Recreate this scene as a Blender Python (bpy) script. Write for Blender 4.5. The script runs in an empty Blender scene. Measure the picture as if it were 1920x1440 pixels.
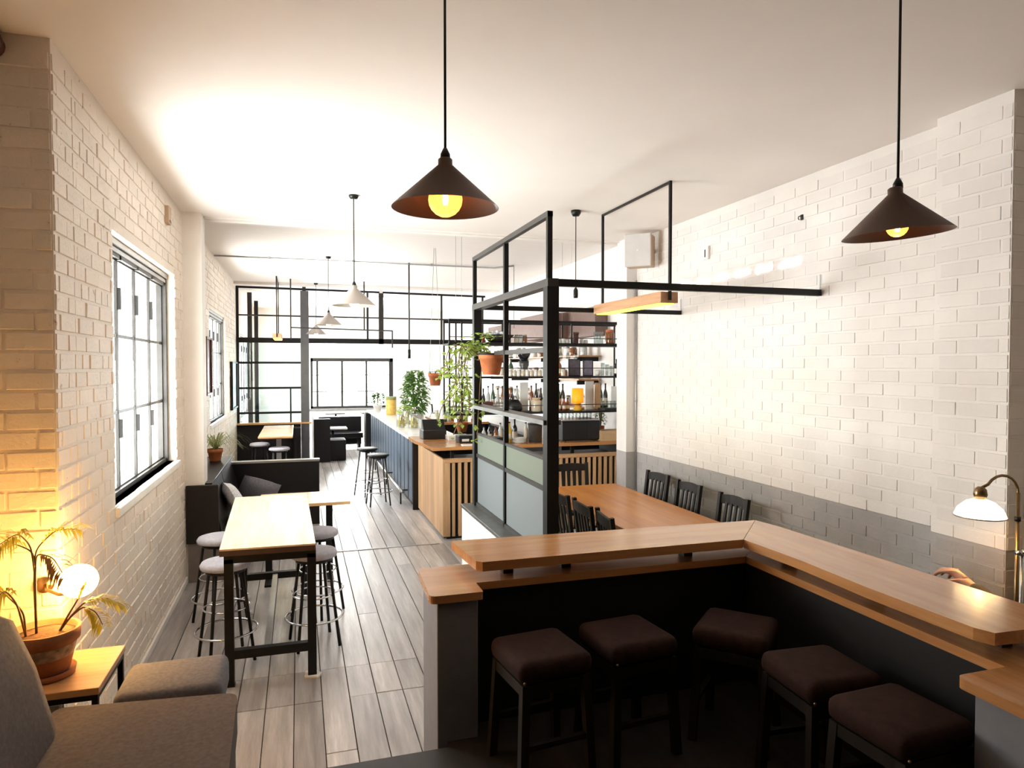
import bpy, bmesh, math, random
from math import sin, cos, pi, radians, atan, atan2, sqrt
from mathutils import Vector, Matrix, Euler

random.seed(7)
SC = bpy.context.scene
COL = SC.collection

# ------------------------------------------------------------------ camera
FPX = 1280.0
YAW = atan(400 / FPX)
PITCH = atan(35 * cos(YAW) / FPX)
CAM = Vector((0, 0, 2.0))
cd = bpy.data.cameras.new('camera')
cam = bpy.data.objects.new('camera', cd)
COL.objects.link(cam)
cam.location = CAM
cam.rotation_euler = (pi / 2 - PITCH, 0, -YAW)
cd.sensor_fit = 'HORIZONTAL'
cd.sensor_width = 36
cd.lens = 36 * FPX / 1920
cd.clip_start = .05
SC.camera = cam

# ------------------------------------------------------------------ world, light, exposure
SKY = (1.0, .985, .96)
w = bpy.data.worlds.new('World')
SC.world = w
w.use_nodes = True
bg = w.node_tree.nodes['Background']
bg.inputs[0].default_value = (*SKY, 1)
bg.inputs[1].default_value = 4.2
SC.view_settings.view_transform = 'Standard'
SC.view_settings.look = 'None'
SC.view_settings.gamma = 1
SC.view_settings.use_curve_mapping = False
SC.view_settings.exposure = 1.27
try:
    SC.cycles.diffuse_bounces = 8
    SC.cycles.max_bounces = 16
    SC.cycles.transparent_max_bounces = 24
    SC.cycles.caustics_reflective = False
    SC.cycles.caustics_refractive = False
except Exception:
    pass


def area(name, loc, rot, sx, sy, power, col=(1, .97, .92), spread=180):
    l = bpy.data.lights.new(name, 'AREA')
    l.shape = 'RECTANGLE'
    l.size, l.size_y = sx, sy
    l.energy = power
    l.color = col
    l.spread = radians(spread)
    o = bpy.data.objects.new(name, l)
    COL.objects.link(o)
    o.location = loc
    o.rotation_euler = rot
    return o


# daylight standing outside each window opening, plus an added skylight fill
area('daylight_front_window', (-1.75, 5.4, 1.75), (0, -pi / 2 - .5, 0), 2.2, 2.4, 190, (1, .985, .97))
area('daylight_second_window', (-1.9, 11.2, 1.8), (0, -pi / 2 - .3, 0), 2.2, 2.4, 255, (1, .985, .975))
area('daylight_third_window', (-1.9, 17.2, 1.8), (0, -pi / 2, 0), 2.6, 3.6, 95, (.97, .98, 1))
area('daylight_end_window', (1.4, 20.8, 1.6), (-pi / 2, 0, 0), 3.6, 2.6, 470, (.97, .98, 1))
area('added_skylight_fill', (1.4, 17.2, 3.9), (0, 0, 0), 3.0, 2.2, 65, (1, .98, .96))  # added fill for the far room, through an invented skylight


def at_y(u, v, Y):
    f = Vector((sin(YAW) * cos(PITCH), cos(YAW) * cos(PITCH), -sin(PITCH)))
    r = Vector((cos(YAW), -sin(YAW), 0))
    up = r.cross(f)
    d = f + r * ((u - 960) / FPX) - up * ((v - 720) / FPX)
    return CAM + d * (Y / d.y)


# ------------------------------------------------------------------ materials
MATS = {}


def N(nt, t, **kw):
    n = nt.nodes.new(t)
    for k, v in kw.items():
        setattr(n, k, v)
    return n


def base_mat(name):
    m = bpy.data.materials.new(name)
    m.use_nodes = True
    nt = m.node_tree
    b = nt.nodes['Principled BSDF']
    MATS[name] = m
    return m, nt, b


def mixc(nt, fac, a, b, blend='MIX'):
    n = N(nt, 'ShaderNodeMix', data_type='RGBA', blend_type=blend)
    for sock, val in ((n.inputs[0], fac), (n.inputs[6], a), (n.inputs[7], b)):
        if hasattr(val, 'links') or hasattr(val, 'is_linked'):
            nt.links.new(val, sock)
        elif isinstance(val, (tuple, list)):
            sock.default_value = (*val[:3], 1)
        else:
            sock.default_value = val
    return n.outputs[2]


def coords(nt, scale=(1, 1, 1), world=True):
    if world:
        g = N(nt, 'ShaderNodeNewGeometry').outputs['Position']
    else:
        g = N(nt, 'ShaderNodeTexCoord').outputs['Object']
    mp = N(nt, 'ShaderNodeMapping')
    mp.inputs['Scale'].default_value = scale
    nt.links.new(g, mp.inputs[0])
    return mp.outputs[0]


def noise(nt, vec, scale, detail=4, rough=.6):
    n = N(nt, 'ShaderNodeTexNoise')
    n.inputs['Scale'].default_value = scale
    n.inputs['Detail'].default_value = detail
    n.inputs['Roughness'].default_value = rough
    nt.links.new(vec, n.inputs['Vector'])
    return n.outputs[0]


def ramp(nt, fac, stops):
    n = N(nt, 'ShaderNodeValToRGB')
    e = n.color_ramp.elements
    while len(e) < len(stops):
        e.new(.5)
    for el, (p, c) in zip(e, stops):
        el.position = p
        el.color = (*c, 1) if len(c) == 3 else c
    nt.links.new(fac, n.inputs[0])
    return n.outputs[0]


def bump(nt, b, h, strength=.3, dist=.01):
    n = N(nt, 'ShaderNodeBump')
    n.inputs['Strength'].default_value = strength
    n.inputs['Distance'].default_value = dist
    nt.links.new(h, n.inputs['Height'])
    nt.links.new(n.outputs[0], b.inputs['Normal'])


def plain(name, c, rough=.5, metal=0, var=.12, nscale=9, bmp=0, bscale=120, spec=.5, coat=0, world=False, sheen=0):
    m, nt, b = base_mat(name)
    v = coords(nt, world=world)
    f = noise(nt, v, nscale)
    lo = tuple(max(0, x * (1 - var)) for x in c)
    hi = tuple(min(1, x * (1 + var)) for x in c)
    nt.links.new(ramp(nt, f, [(.3, lo), (.7, hi)]), b.inputs['Base Color'])
    b.inputs['Roughness'].default_value = rough
    b.inputs['Metallic'].default_value = metal
    b.inputs['Specular IOR Level'].default_value = spec
    b.inputs['Coat Weight'].default_value = coat
    b.inputs['Sheen Weight'].default_value = sheen
    if bmp:
        bump(nt, b, noise(nt, v, bscale, 6), bmp, .004)
    return m


def wood(name, c1, c2, axis=1, rough=.4, fine=1.0, coat=0, randv=.25, spec=.5, bmp=.15):
    """long grain along axis (0 x, 1 y, 2 z) in object space, tone varied by object"""
    m, nt, b = base_mat(name)
    s = [9 * fine] * 3
    s[axis] = .7 * fine
    v = coords(nt, tuple(s), world=False)
    oi = N(nt, 'ShaderNodeObjectInfo')
    add = N(nt, 'ShaderNodeVectorMath', operation='ADD')
    mul = N(nt, 'ShaderNodeMath', operation='MULTIPLY')
    mul.inputs[1].default_value = 40
    nt.links.new(oi.outputs['Random'], mul.inputs[0])
    nt.links.new(v, add.inputs[0])
    nt.links.new(mul.outputs[0], add.inputs[1])
    f = noise(nt, add.outputs[0], 1.6, 8, .65)
    col = ramp(nt, f, [(.32, c1), (.55, tuple((a + d) / 2 for a, d in zip(c1, c2))), (.7, c2)])
    tone = N(nt, 'ShaderNodeMapRange')
    tone.inputs[3].default_value = 1 - randv
    tone.inputs[4].default_value = 1 + randv * .6
    nt.links.new(oi.outputs['Random'], tone.inputs[0])
    hsv = N(nt, 'ShaderNodeHueSaturation')
    nt.links.new(col, hsv.inputs['Color'])
    nt.links.new(tone.outputs[0], hsv.inputs['Value'])
    nt.links.new(hsv.outputs[0], b.inputs['Base Color'])
    b.inputs['Roughness'].default_value = rough
    b.inputs['Coat Weight'].default_value = coat
    b.inputs['Coat Roughness'].default_value = .15
    b.inputs['Specular IOR Level'].default_value = spec
    bump(nt, b, f, bmp, .003)
    return m


def paint_brick(name, c, chip=(.42, .27, .17), chip_lo=.70, dado=None, bmp=.5):
    m, nt, b = base_mat(name)
    v = coords(nt)
    f = noise(nt, v, 2.2, 5)
    oi = N(nt, 'ShaderNodeObjectInfo')
    col = ramp(nt, f, [(.3, tuple(x * .93 for x in c)), (.7, tuple(min(1, x * 1.03) for x in c))])
    if dado:
        sep = N(nt, 'ShaderNodeSeparateXYZ')
        nt.links.new(N(nt, 'ShaderNodeNewGeometry').outputs['Position'], sep.inputs[0])
        lt = N(nt, 'ShaderNodeMath', operation='LESS_THAN')
        lt.inputs[1].default_value = dado[0]
        nt.links.new(sep.outputs[2], lt.inputs[0])
        gcol = ramp(nt, f, [(.3, tuple(x * .85 for x in dado[1])), (.7, tuple(x * 1.12 for x in dado[1]))])
        col = mixc(nt, lt.outputs[0], col, gcol)
    ch = noise(nt, coords(nt, (1, 1, 1)), 14, 8, .7)
    chm = ramp(nt, ch, [(chip_lo, (0, 0, 0)), (chip_lo + .04, (1, 1, 1))])
    col = mixc(nt, chm, col, chip)
    tone = N(nt, 'ShaderNodeMapRange')
    tone.inputs[3].default_value = .95
    tone.inputs[4].default_value = 1.03
    nt.links.new(oi.outputs['Random'], tone.inputs[0])
    hsv = N(nt, 'ShaderNodeHueSaturation')
    nt.links.new(col, hsv.inputs['Color'])
    nt.links.new(tone.outputs[0], hsv.inputs['Value'])
    nt.links.new(hsv.outputs[0], b.inputs['Base Color'])
    b.inputs['Roughness'].default_value = .55
    bump(nt, b, noise(nt, v, 38, 8, .65), bmp, .006)
    return m


def emit(name, c, strength):
    m, nt, b = base_mat(name)
    b.inputs['Base Color'].default_value = (*c, 1)
    b.inputs['Emission Color'].default_value = (*c, 1)
    b.inputs['Emission Strength'].default_value = strength
    return m


def thin_glass(name, c=(.95, .98, .97), refl=.10, rough=.02):
    m, nt, b = base_mat(name)
    nt.nodes.remove(b)
    t = N(nt, 'ShaderNodeBsdfTransparent')
    t.inputs[0].default_value = (*c, 1)
    g = N(nt, 'ShaderNodeBsdfGlossy')
    g.inputs['Roughness'].default_value = rough
    mx = N(nt, 'ShaderNodeMixShader')
    mx.inputs[0].default_value = refl
    nt.links.new(t.outputs[0], mx.inputs[1])
    nt.links.new(g.outputs[0], mx.inputs[2])
    nt.links.new(mx.outputs[0], nt.nodes['Material Output'].inputs[0])
    return m


def frosted(name, c, amount=.62):
    m, nt, b = base_mat(name)
    b.inputs['Base Color'].default_value = (*c, 1)
    b.inputs['Roughness'].default_value = .35
    b.inputs['Transmission Weight'].default_value = amount
    b.inputs['IOR'].default_value = 1.2
    wv = N(nt, 'ShaderNodeTexWave', bands_direction='Y')
    wv.inputs['Scale'].default_value = 28
    nt.links.new(coords(nt), wv.inputs[0])
    bump(nt, b, wv.outputs['Fac'], .3, .002)
    return m


def board_ceiling(name, c):
    m, nt, b = base_mat(name)
    wv = N(nt, 'ShaderNodeTexWave', bands_direction='Y', wave_profile='SAW')
    wv.inputs['Scale'].default_value = 2.2
    v = coords(nt)
    nt.links.new(v, wv.inputs[0])
    line = ramp(nt, wv.outputs['Fac'], [(.0, tuple(x * .8 for x in c)), (.09, c)])
    f = noise(nt, v, 5, 5)
    nt.links.new(mixc(nt, f, line, tuple(x * .95 for x in c)), b.inputs['Base Color'])
    b.inputs['Roughness'].default_value = .6
    bump(nt, b, line, .5, .008)
    return m


paint_brick('brick_left', (.84, .755, .66), chip_lo=.635, bmp=.9)
paint_brick('brick_right', (.775, .745, .72), chip=(.55, .5, .45), chip_lo=.72, dado=(1.045, (.37, .355, .35)), bmp=.4)
paint_brick('brick_pier', (.83, .74, .64), chip=(.4, .22, .11), chip_lo=.70, dado=(1.03, (.20, .15, .13)), bmp=.4)
plain('ceiling_paint', (.87, .825, .79), .7, var=.02, nscale=1.5, bmp=.1, bscale=60, world=True)
board_ceiling('ceiling_boards', (.84, .79, .75))
plain('wall_white', (.84, .81, .77), .6, var=.04, nscale=3, bmp=.15, bscale=40, world=True)
plain('dark_gap', (.018, .013, .01), .9)
wood('floor_wood', (.29, .265, .258), (.64, .61, .605), 1, rough=.30, randv=.30, fine=1.2, spec=.7)
wood('platform_wood', (.015, .011, .009), (.04, .028, .022), 1, rough=.55)
plain('steel_black', (.006, .0055, .0055), .45, 0, var=.25, nscale=14, bmp=.05, spec=.3)
plain('steel_grey', (.035, .033, .031), .4, .2, var=.2, spec=.4)
plain('steel_light', (.42, .42, .42), .35, .8, var=.1)
plain('chrome', (.65, .65, .66), .18, 1, var=.05)
plain('brass', (.24, .16, .08), .3, .9, var=.2)
wood('bar_oak', (.39, .165, .055), (.61, .315, .125), 0, rough=.26, coat=.35, randv=.08)
wood('bar_oak_y', (.39, .165, .055), (.61, .315, .125), 1, rough=.26, coat=.35, randv=.08)
wood('slat_oak', (.47, .27, .13), (.66, .43, .24), 2, rough=.45, randv=.22)
wood('table_ash', (.62, .45, .28), (.78, .62, .43), 1, rough=.26, coat=.35, randv=.05)
wood('dining_oak', (.38, .13, .022), (.56, .25, .06), 1, rough=.34, coat=.15, randv=.05)
wood('box_pine', (.55, .36, .19), (.72, .52, .31), 0, rough=.55)
wood('dark_timber', (.006, .0045, .004), (.018, .013, .010), 2, rough=.5, spec=.3)
wood('frame_timber', (.10, .035, .022), (.2, .08, .05), 2, rough=.45)
plain('edge_shaded', (.05, .022, .014), .5, var=.2)  # table edge colour with its shadow painted in
plain('post_grey', (.11, .115, .125), .45, var=.1)
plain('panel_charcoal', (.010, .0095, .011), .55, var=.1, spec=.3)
plain('panel_slate', (.20, .205, .235), .55, var=.08)
plain('panel_blue', (.062, .088, .125), .4, var=.12)
plain('leather', (.0075, .0065, .008), .38, var=.2, nscale=20, bmp=.3, bscale=160, spec=.35)
plain('bench_base', (.16, .135, .125), .6, var=.12)
plain('grey_fabric', (.15, .145, .165), .9, var=.22, nscale=60, bmp=.5, bscale=420)
plain('brown_fabric', (.115, .09, .085), .9, var=.22, nscale=60, bmp=.5, bscale=420)
plain('velvet_brown', (.026, .010, .007), .85, var=.25, nscale=25, bmp=.3, bscale=200, spec=.2)
plain('stool_fabric', (.42, .41, .46), .85, var=.12, nscale=40, bmp=.3, bscale=300)
plain('cushion_lilac', (.76, .78, .86), .9, var=.25, nscale=50, bmp=.3, bscale=200)
plain('cushion_dark', (.20, .20, .235), .9, var=.2, nscale=50, bmp=.3, bscale=200)
plain('terracotta', (.44, .135, .045), .75, var=.18, nscale=14, bmp=.2, bscale=90)
plain('pot_glaze', (.22, .16, .12), .6, var=.75, nscale=22)
plain('terracotta_backlit', (.27, .105, .045), .75, var=.2, nscale=14, bmp=.2, bscale=90)  # terracotta darkened in colour because the lamp stands behind the pot
plain('soil', (.10, .045, .02), .95, var=.5, nscale=60, bmp=.8, bscale=90)
plain('leaf_fresh', (.36, .50, .10), .5, var=.35, nscale=8)
plain('leaf_deep', (.075, .17, .03), .45, var=.35, nscale=8)
plain('leaf_palm', (.42, .38, .05), .5, var=.3, nscale=8)
plain('leaf_green', (.13, .27, .055), .45, var=.35, nscale=8)
plain('leaf_pale', (.45, .50, .22), .5, var=.3, nscale=8)
for nm in ('leaf_fresh', 'leaf_deep', 'leaf_palm', 'leaf_green', 'leaf_pale'):
    nt_ = MATS[nm].node_tree
    b_ = nt_.nodes['Principled BSDF']
    tr_ = N(nt_, 'ShaderNodeBsdfTranslucent')
    nt_.links.new(b_.inputs['Base Color'].links[0].from_socket, tr_.inputs[0])
    mx_ = N(nt_, 'ShaderNodeMixShader')
    mx_.inputs[0].default_value = .45
    nt_.links.new(b_.outputs[0], mx_.inputs[1])
    nt_.links.new(tr_.outputs[0], mx_.inputs[2])
    nt_.links.new(mx_.outputs[0], nt_.nodes['Material Output'].inputs[0])
plain('stem_brown', (.15, .09, .035), .7, var=.2)
plain('shade_dark', (.105, .066, .05), .42, .35, var=.12, nscale=5)
plain('shade_window_lit', (.40, .36, .32), .5, .1, var=.06, nscale=5)  # same model as the dark shades, window light put into the colour
plain('shade_inner', (.055, .024, .015), .45, .2, var=.1)
plain('bakelite', (.006, .0055, .005), .4, spec=.35)
plain('white_ceramic', (.78, .77, .74), .3, var=.05)
plain('paper', (.80, .80, .78), .7, var=.04)
plain('picture_dark', (.10, .085, .10), .5, var=.4, nscale=20)
plain('picture_violet', (.19, .165, .22), .5, var=.3, nscale=20)
plain('soffit_brown', (.185, .115, .095), .6, var=.08)
plain('brown_leather', (.085, .03, .025), .45, var=.3, nscale=20)
plain('black_plastic', (.009, .009, .010), .4, var=.2)
plain('grey_metal', (.12, .12, .115), .4, .6, var=.25)
plain('amber_liquid', (.62, .22, .02), .2, var=.3)
plain('gold_paper', (.60, .40, .09), .5, var=.2, nscale=25)
plain('lemon', (.78, .60, .12), .5, var=.1)
plain('mustard', (.75, .42, .03), .6, var=.08)
plain('marble', (.70, .69, .67), .25, var=.06, nscale=6)
plain('skin', (.60, .36, .26), .5, var=.08, nscale=20)
plain('sleeve', (.10, .085, .075), .85, var=.2, nscale=40)
plain('trousers', (.06, .07, .10), .85, var=.2, nscale=40)
plain('hair_dark', (.03, .02, .015), .55, var=.4, nscale=60)
plain('speaker_white', (.62, .60, .585), .55, var=.04)
plain('speaker_side', (.50, .36, .24), .55, var=.04)
for nm, c in (('bottle_green', (.03, .09, .04)), ('bottle_amber', (.22, .07, .015)), ('bottle_black', (.015, .015, .02)),
              ('bottle_clear', (.55, .58, .57)), ('bottle_yellow', (.65, .42, .04)), ('bottle_red', (.28, .04, .03)), ('bottle_cream', (.62, .55, .42))):
    plain(nm, c, .12, var=.08, coat=.5)
thin_glass('window_glass', (.97, .99, .985), .06)
thin_glass('screen_glass', (.80, .89, .91), .10)
thin_glass('clear_glass', (.90, .93, .92), .16)
emit('bulb_glass', (1, .45, .10), .36)
MATS['bulb_glass'].node_tree.nodes['Principled BSDF'].inputs['Alpha'].default_value = .55
frosted('frosted_green', (.25, .29, .235), .4)
frosted('frosted_grey', (.275, .31, .32), .4)
emit('globe_glow', (1, .53, .14), 48)
emit('filament', (1, .62, .25), 40)
emit('shade_glow', (1, .86, .58), 1.6)
emit('led_yellow', (1, .80, .05), 2.2)
emit('lamp_amber', (1, .34, .006), .26)
emit('bulb_white', (1, .9, .75), 2.5)


# ------------------------------------------------------------------ mesh builder
class MB:
    def __init__(s):
        s.v, s.f, s.sm = [], [], []

    def add(s, vs, fs, smooth=False):
        o = len(s.v)
        s.v += [Vector(p) for p in vs]
        s.f += [tuple(i + o for i in f) for f in fs]
        s.sm += [smooth] * len(fs)
        return s

    def box(s, x0, x1, y0, y1, z0, z1, bev=0):
        x0, x1 = min(x0, x1), max(x0, x1)
        y0, y1 = min(y0, y1), max(y0, y1)
        z0, z1 = min(z0, z1), max(z0, z1)
        if bev <= 0:
            vs = [(x, y, z) for z in (z0, z1) for y in (y0, y1) for x in (x0, x1)]
            return s.add(vs, [(0, 2, 3, 1), (4, 5, 7, 6), (0, 1, 5, 4), (2, 6, 7, 3), (0, 4, 6, 2), (1, 3, 7, 5)])
        bm = bmesh.new()
        bmesh.ops.create_cube(bm, size=1)
        bmesh.ops.scale(bm, vec=(x1 - x0, y1 - y0, z1 - z0), verts=bm.verts)
        bmesh.ops.translate(bm, vec=((x0 + x1) / 2, (y0 + y1) / 2, (z0 + z1) / 2), verts=bm.verts)
        bev = min(bev, .49 * min(x1 - x0, y1 - y0, z1 - z0))
        bmesh.ops.bevel(bm, geom=bm.edges[:], offset=bev, segments=3 if bev > .012 else 1, affect='EDGES', profile=.5)
        bm.verts.index_update()
        s.add([v.co.copy() for v in bm.verts], [[v.index for v in f.verts] for f in bm.faces], bev > .012)
        bm.free()
        return s

    def prism(s, pts, z0, z1):
        n = len(pts)
        ar = sum(pts[i][0] * pts[(i + 1) % n][1] - pts[(i + 1) % n][0] * pts[i][1] for i in range(n))
        if ar < 0:
            pts = pts[::-1]
        vs = [(x, y, z0) for x, y in pts] + [(x, y, z1) for x, y in pts]
        fs = [tuple(range(n - 1, -1, -1)), tuple(range(n, 2 * n))]
        fs += [(i, (i + 1) % n, n + (i + 1) % n, n + i) for i in range(n)]
        return s.add(vs, fs)

    def lathe(s, prof, c=(0, 0, 0), n=20, smooth=True, axis=None, cap=True):
        """prof: list of (r, z); rotated about z at c"""
        vs, fs = [], []
        R = Matrix.Identity(3)
        if axis is not None:
            R = Vector((0, 0, 1)).rotation_difference(Vector(axis).normalized()).to_matrix()
        for r, z in prof:
            for k in range(n):
                a = 2 * pi * k / n
                vs.append(Vector(c) + R @ Vector((r * cos(a), r * sin(a), z)))
        for i in range(len(prof) - 1):
            for k in range(n):
                k2 = (k + 1) % n
                fs.append((i * n + k, i * n + k2, (i + 1) * n + k2, (i + 1) * n + k))
        if cap:
            if prof[0][0] > 1e-5:
                fs.append(tuple(range(n - 1, -1, -1)))
            if prof[-1][0] > 1e-5:
                m = (len(prof) - 1) * n
                fs.append(tuple(range(m, m + n)))
        return s.add(vs, fs, smooth)

    def cyl(s, a, b, r, r2=None, n=12, smooth=True):
        a, b = Vector(a), Vector(b)
        d = b - a
        return s.lathe([(r, 0), (r if r2 is None else r2, d.length)], a, n, smooth, d)

    def bar(s, a, b, wx, wy=None):
        """square section bar"""
        a, b = Vector(a), Vector(b)
        wy = wy or wx
        d = (b - a).normalized()
        h = Vector((0, 0, 1)) if abs(d.z) < .9 else Vector((0, 1, 0))
        r = d.cross(h).normalized() * wx / 2
        u = r.cross(d).normalized() * wy / 2
        vs = [p + i * r + j * u for p in (a, b) for i, j in ((-1, -1), (1, -1), (1, 1), (-1, 1))]
        return s.add(vs, [(3, 2, 1, 0), (4, 5, 6, 7), (0, 1, 5, 4), (1, 2, 6, 5), (2, 3, 7, 6), (3, 0, 4, 7)])

    def tube(s, pts, r, n=8, closed=False, radii=None):
        pts = [Vector(p) for p in pts]
        m = len(pts)
        vs, fs = [], []
        up = Vector((0, 0, 1))
        prev = None
        for i, p in enumerate(pts):
            a = pts[(i - 1) % m] if (closed or i) else p
            b = pts[(i + 1) % m] if (closed or i < m - 1) else p
            t = (b - a).normalized()
            if prev is None:
                prev = t.cross(up if abs(t.z) < .9 else Vector((1, 0, 0))).normalized()
            x = (prev - t * prev.dot(t)).normalized()
            prev = x
            y = t.cross(x)
            rr = radii[i] if radii else r
            for k in range(n):
                an = 2 * pi * k / n
                vs.append(p + x * rr * cos(an) + y * rr * sin(an))
        for i in range(m if closed else m - 1):
            for k in range(n):
                k2 = (k + 1) % n
                i2 = (i + 1) % m
                fs.append((i * n + k, i * n + k2, i2 * n + k2, i2 * n + k))
        if not closed:
            fs += [tuple(range(n - 1, -1, -1)), tuple(range((m - 1) * n, m * n))]
        return s.add(vs, fs, True)

    def sphere(s, c, r, n=16, sz=1):
        k = n // 2
        return s.lathe([(max(1e-6, r * sin(pi * i / k)), -r * cos(pi * i / k) * sz) for i in range(k + 1)], c, n, cap=False)

    def cushion(s, c, sx, sy, sz, n=10, pw=3.2, rot=None):
        """puffed pillow"""
        vs, fs = [], []
        R = Euler(rot).to_matrix() if rot else Matrix.Identity(3)
        for side in (1, -1):
            for i in range(n + 1):
                for j in range(n + 1):
                    x, y = 2 * i / n - 1, 2 * j / n - 1
                    h = max(0, (1 - abs(x) ** pw) * (1 - abs(y) ** pw)) ** .5
                    k = 1 - .06 * (1 - (1 - x * x) * (1 - y * y))
                    vs.append(Vector(c) + R @ Vector((x * k * sx / 2, y * k * sy / 2, side * h * sz / 2)))
        m = (n + 1) ** 2
        for i in range(n):
            for j in range(n):
                a = i * (n + 1) + j
                q = (a, a + n + 1, a + n + 2, a + 1)
                fs += [q, tuple(m + t for t in q[::-1])]
        return s.add(vs, fs, True)


ROOTLOC = {}


def mesh_of(mb, name, off=None):
    me = bpy.data.meshes.new(name)
    o = off or Vector((0, 0, 0))
    me.from_pydata([tuple(v - o) for v in mb.v], [], mb.f)
    me.polygons.foreach_set('use_smooth', mb.sm)
    me.update()
    return me


def tag(o, label=None, cat=None, group=None, kind=None):
    for k, v in (('label', label), ('category', cat), ('group', group), ('kind', kind)):
        if v:
            o[k] = v
    return o


def link(name, me, mat, parent=None):
    o = bpy.data.objects.new(name, me)
    COL.objects.link(o)
    if mat and not me.materials:
        me.materials.append(MATS[mat])
    if parent:
        o.parent = parent
        ROOTLOC[o.name] = ROOTLOC.get(parent.name, Vector((0, 0, 0)))
    return o


def thing(name, loc, label, cat, group=None, rz=0):
    """an empty at the base of a thing; parts are built in world coordinates when rz is 0"""
    e = bpy.data.objects.new(name, None)
    COL.objects.link(e)
    e.location = loc
    e.rotation_euler = (0, 0, rz)
    e.empty_display_size = .1
    ROOTLOC[e.name] = Vector(loc)
    return tag(e, label, cat, group)


def part(name, mb, mat, parent, world=True, label=None, kind=None):
    off = ROOTLOC[parent.name] if world else None
    o = link(name, mesh_of(mb, name, off), mat, parent)
    return tag(o, label, None, None, kind)


def solo(name, mb, mat, label, cat, group=None, kind=None):
    xs = [v.x for v in mb.v]
    ys = [v.y for v in mb.v]
    zs = [v.z for v in mb.v]
    off = Vector(((min(xs) + max(xs)) / 2, (min(ys) + max(ys)) / 2, min(zs)))
    o = link(name, mesh_of(mb, name, off), mat)
    o.location = off
    ROOTLOC[o.name] = off
    return tag(o, label, cat, group, kind)


def struct(name, mb, mat, parent=None):
    o = link(name, mesh_of(mb, name), mat, parent)
    ROOTLOC[o.name] = Vector((0, 0, 0))
    if not parent:
        o['kind'] = 'structure'
    return o


def copy_tree(o, parent=None):
    c = o.copy()
    COL.objects.link(c)
    c.parent = parent
    for ch in list(o.children):
        copy_tree(ch, c)
    return c


def place(root, loc, rz=0, label=None):
    c = copy_tree(root)
    c.location = loc
    c.rotation_euler = (0, 0, rz)
    if label:
        c['label'] = label
    return c

# ================================================================== the setting
XL, XLn, XLb = -1.01, -1.27, -1.16
XR, XRp, XRn, XRb = 3.6, 3.49, 3.95, 4.07
ZC, ZB, YE, YF, YN = 3.41, 3.60, 7.10, 20.0, -2.2
PZ = .33                                  # raised platform the photographer stands on


def wall_x(mb, xin, xout, y0, y1, z0, z1, holes=()):
    """wall slab parallel to y with rectangular openings (ya, yb, za, zb)"""
    ys = sorted({y0, y1, *[h[0] for h in holes], *[h[1] for h in holes]})
    for a, b in zip(ys, ys[1:]):
        hs = [h for h in holes if h[0] <= a + 1e-6 and h[1] >= b - 1e-6]
        if hs:
            h = hs[0]
            mb.box(xin, xout, a, b, z0, h[2])
            mb.box(xin, xout, a, b, h[3], z1)
        else:
            mb.box(xin, xout, a, b, z0, z1)
    return mb


def wall_y(mb, yin, yout, x0, x1, z0, z1, holes=()):
    xs = sorted({x0, x1, *[h[0] for h in holes], *[h[1] for h in holes]})
    for a, b in zip(xs, xs[1:]):
        hs = [h for h in holes if h[0] <= a + 1e-6 and h[1] >= b - 1e-6]
        if hs:
            h = hs[0]
            mb.box(a, b, yin, yout, z0, h[2])
            mb.box(a, b, yin, yout, h[3], z1)
        else:
            mb.box(a, b, yin, yout, z0, z1)
    return mb


W1 = (4.40, 6.45, 1.19, 2.78)
W2 = (10.1, 12.2, 1.19, 2.80)
W3 = (15.3, 19.2, .85, 2.75)
WE = (.32, 2.62, .80, 2.23)

wall_left = struct('wall_left', wall_x(MB(), XL, XL - .26, 3.70, YE, 0, ZC, [W1]), 'brick_left')
wall_pier = struct('wall_left_pier', MB().box(XL, XLn - .1, 3.43, 3.70, 0, ZC), 'brick_left')
struct('wall_left_near', MB().box(XLn, XLn - .2, YN, 3.43, 0, ZC), 'brick_left')
wall_lb = struct('wall_left_back', wall_x(MB(), XLb, XLb - .26, YE, YF, 0, ZB, [W2, W3]), 'brick_left')
wall_lc = struct('wall_left_column', MB().box(XLb, -.845, 6.88, YE + .02, 0, ZC), 'wall_white')
wall_right = struct('wall_right', MB().box(XR, XR + .25, 3.03, YE, 0, ZC), 'brick_right')
wall_rp = struct('wall_right_pier', MB().box(XRp, XRn + .2, 2.59, 3.03, 0, ZC), 'brick_right')
struct('wall_right_near', MB().box(XRn, XRn + .2, YN, 2.59, 0, ZC), 'brick_pier')
struct('wall_right_column', MB().box(3.475, XR, 6.86, YE, 0, ZC), 'brick_right')
struct('wall_right_back', MB().box(XRb, XRb + .2, YE, YF, 0, ZB).box(XR + .25, XRb + .2, YE - .2, YE, 0, ZB), 'brick_right')
struct('wall_far', wall_y(MB(), YF, YF + .25, XLb - .3, XRb + .3, 0, ZB, [WE]), 'wall_white')
struct('wall_near', MB().box(XLn - .2, XRn + .2, YN - .2, YN, 0, ZC), 'panel_charcoal')
struct('ceiling', MB().box(XLn - .3, XRb + .3, YN - .2, YE, ZC, ZC + .19), 'ceiling_paint')
cb = MB()
ADDED_SKYL = (.5, 2.4, 16.1, 18.3)  # invented ceiling opening that lets the fill light in
cb.box(XLb - .3, XRb + .3, YE, ADDED_SKYL[2], ZB, ZB + .12).box(XLb - .3, XRb + .3, ADDED_SKYL[3], YF + .3, ZB, ZB + .12)
cb.box(XLb - .3, ADDED_SKYL[0], ADDED_SKYL[2], ADDED_SKYL[3], ZB, ZB + .12).box(ADDED_SKYL[1], XRb + .3, ADDED_SKYL[2], ADDED_SKYL[3], ZB, ZB + .12)
struct('ceiling_back', cb, 'ceiling_boards')
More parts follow.
